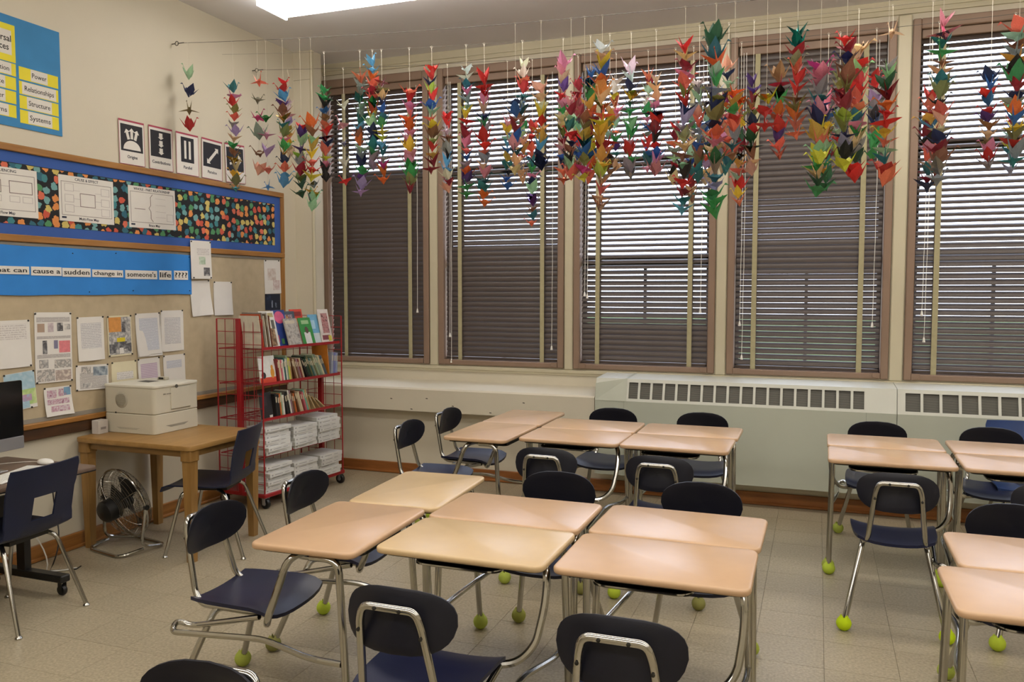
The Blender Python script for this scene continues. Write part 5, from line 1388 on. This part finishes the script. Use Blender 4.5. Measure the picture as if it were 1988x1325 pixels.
face_book(-L2 + .225, zz, .165, .285, math.radians(14), 'd6d4cc', 'white magazine with dark photo leaning at left of the top shelf', [(-.42, .42, .83, .95, 'a99c6a'), (-.3, .35, .02, .52, PHOTO), (.2, .4, .5, .75, '5d5a4c')], x=.13)
face_book(-L2 + .37, zz, .15, .29, math.radians(13), '2a3f86', 'blue picture book with a pink animal shape on top shelf', [(-.35, .4, .62, .97, ('oval', 'd0587e')), (-.45, -.25, .1, .3, 'b8475a'), (-.1, .1, .05, .2, '4f8a5a')], x=.115)
face_book(-L2 + .515, zz, .15, .275, math.radians(12), '4c5560', 'dark grey magazine with a pale face behind the green one', [(-.3, .3, .3, .9, PHC)], x=.085)
face_book(-L2 + .63, zz, .15, .29, math.radians(12), 'd2452c', 'orange red magazine with yellow band at back of top shelf', [(-.45, .45, .58, .72, 'dba63a'), (-.4, .4, .80, .93, '8f2a20')], x=.07)
face_book(-L2 + .455, zz, .16, .225, math.radians(17), '9a9187', 'grey misty paperback in front on the top shelf', [(-.45, .45, .03, .97, PHG), (-.4, .3, .80, .92, 'c9c0a8')], x=.165)
face_book(-L2 + .625, zz, .15, .225, math.radians(17), '2f8a34', 'green magazine with a figure in white on top shelf', [(-.25, .25, .02, .45, 'd8d8d4'), (-.14, .14, .40, .66, ('oval', '5a4234')), (-.3, .3, .76, .90, '9cc48a')], x=.165)
face_book(-L2 + .755, zz, .12, .245, math.radians(14), '6fa9cc', 'sky blue book beside the green magazine on top shelf', [(-.45, .45, .0, .35, 'c9d6d8'), (-.4, .1, .5, .8, 'a9cfe0')], x=.14)
face_book(-L2 + .875, zz, .14, .285, math.radians(12), 'd5cdc6', 'pale magazine with a dark red figure at right end of top shelf', [(-.25, .35, .28, .88, REDF), (-.4, .3, .08, .22, '7d3f46'), (.15, .45, .04, .2, 'c9bf4a')], x=.15)
face_book(-L2 + .105, SHELF[1] + .008, .175, .21, math.radians(8), 'd8d8d2', 'white picture book with an orange tiger and black cat, second shelf', [(-.5, .5, .0, .22, 'c8452a'), (.18, .42, .18, .55, ('oval', 'd0902c')), (-.4, -.12, .18, .42, ('oval', '2a2624')), (.22, .36, .5, .66, ('oval', 'd0902c'))], name='picture_book', group='face out books on the rack')
face_book(-L2 + .085, SHELF[2] + .008, .13, .20, math.radians(8), '1d1a1c', 'black covered book standing face out at left of third shelf', [(.2, .45, .02, .12, 'cfc9bf'), (-.3, .1, .5, .85, '33282c')], name='dark_book', group='face out books on the rack')

# stacks of white workbooks
def workbook(x, y, z, w, d, th, rz, label, group):
    mb = MB(); mb.mi = 0
    mb.box(-d / 2, d / 2, -w / 2, w / 2, 0, .0018); mb.box(-d / 2, d / 2, -w / 2, w / 2, th - .0018, th); mb.box(d / 2 - .002, d / 2, -w / 2, w / 2, .0018, th - .0018)
    mb.mi = 1; mb.box(-d / 2 + .003, d / 2 - .002, -w / 2 + .002, w / 2 - .002, .0018, th - .0018)
    mb.mi = 2; mb.box(d / 2, d / 2 + .0004, -w * .30, w * .02, th * .40, th * .56); mb.box(d / 2, d / 2 + .0004, w * .12, w * .30, th * .42, th * .54); mb.box(d / 2, d / 2 + .0004, -w * .44, -w * .38, th * .35, th * .65)
    o = mb.build('workbook', [mat('white_cover', 'd5d4d0', .5), mat('white_pages', 'bfbdb6', .8, var=.08, scale=200), mat('spine_grey', '9b9a99', .7)], None)
    o.matrix_world = RK @ Matrix.Translation((x, y, z)) @ Matrix.Rotation(rz, 4, 'Z')
    tag(o, label, 'book', group)
STK = [(-.325, SHELF[3], 7, 'left stack on the fourth shelf', .215), (-.02, SHELF[3], 6, 'middle stack on the fourth shelf', .215), (.285, SHELF[3], 7, 'right stack on the fourth shelf', .22),
       (-.325, .118, 7, 'left stack on the bottom shelf', .22), (-.01, .118, 6, 'middle stack on the bottom shelf', .215), (.29, .118, 6, 'right stack on the bottom shelf', .22)]
for (y, z, n, where, w) in STK:
    z += .007 if z > .2 else .001
    for q in range(n):
        th = .0295
        workbook(.115 + rb.uniform(-.006, .022), y + rb.uniform(-.012, .012), z, w + .06, .225, th, rb.uniform(-.05, .05), '%s white workbook from the bottom in the %s' % (ordinal(q + 1), where), 'white workbook stacks on the rack')
        z += th + .0006
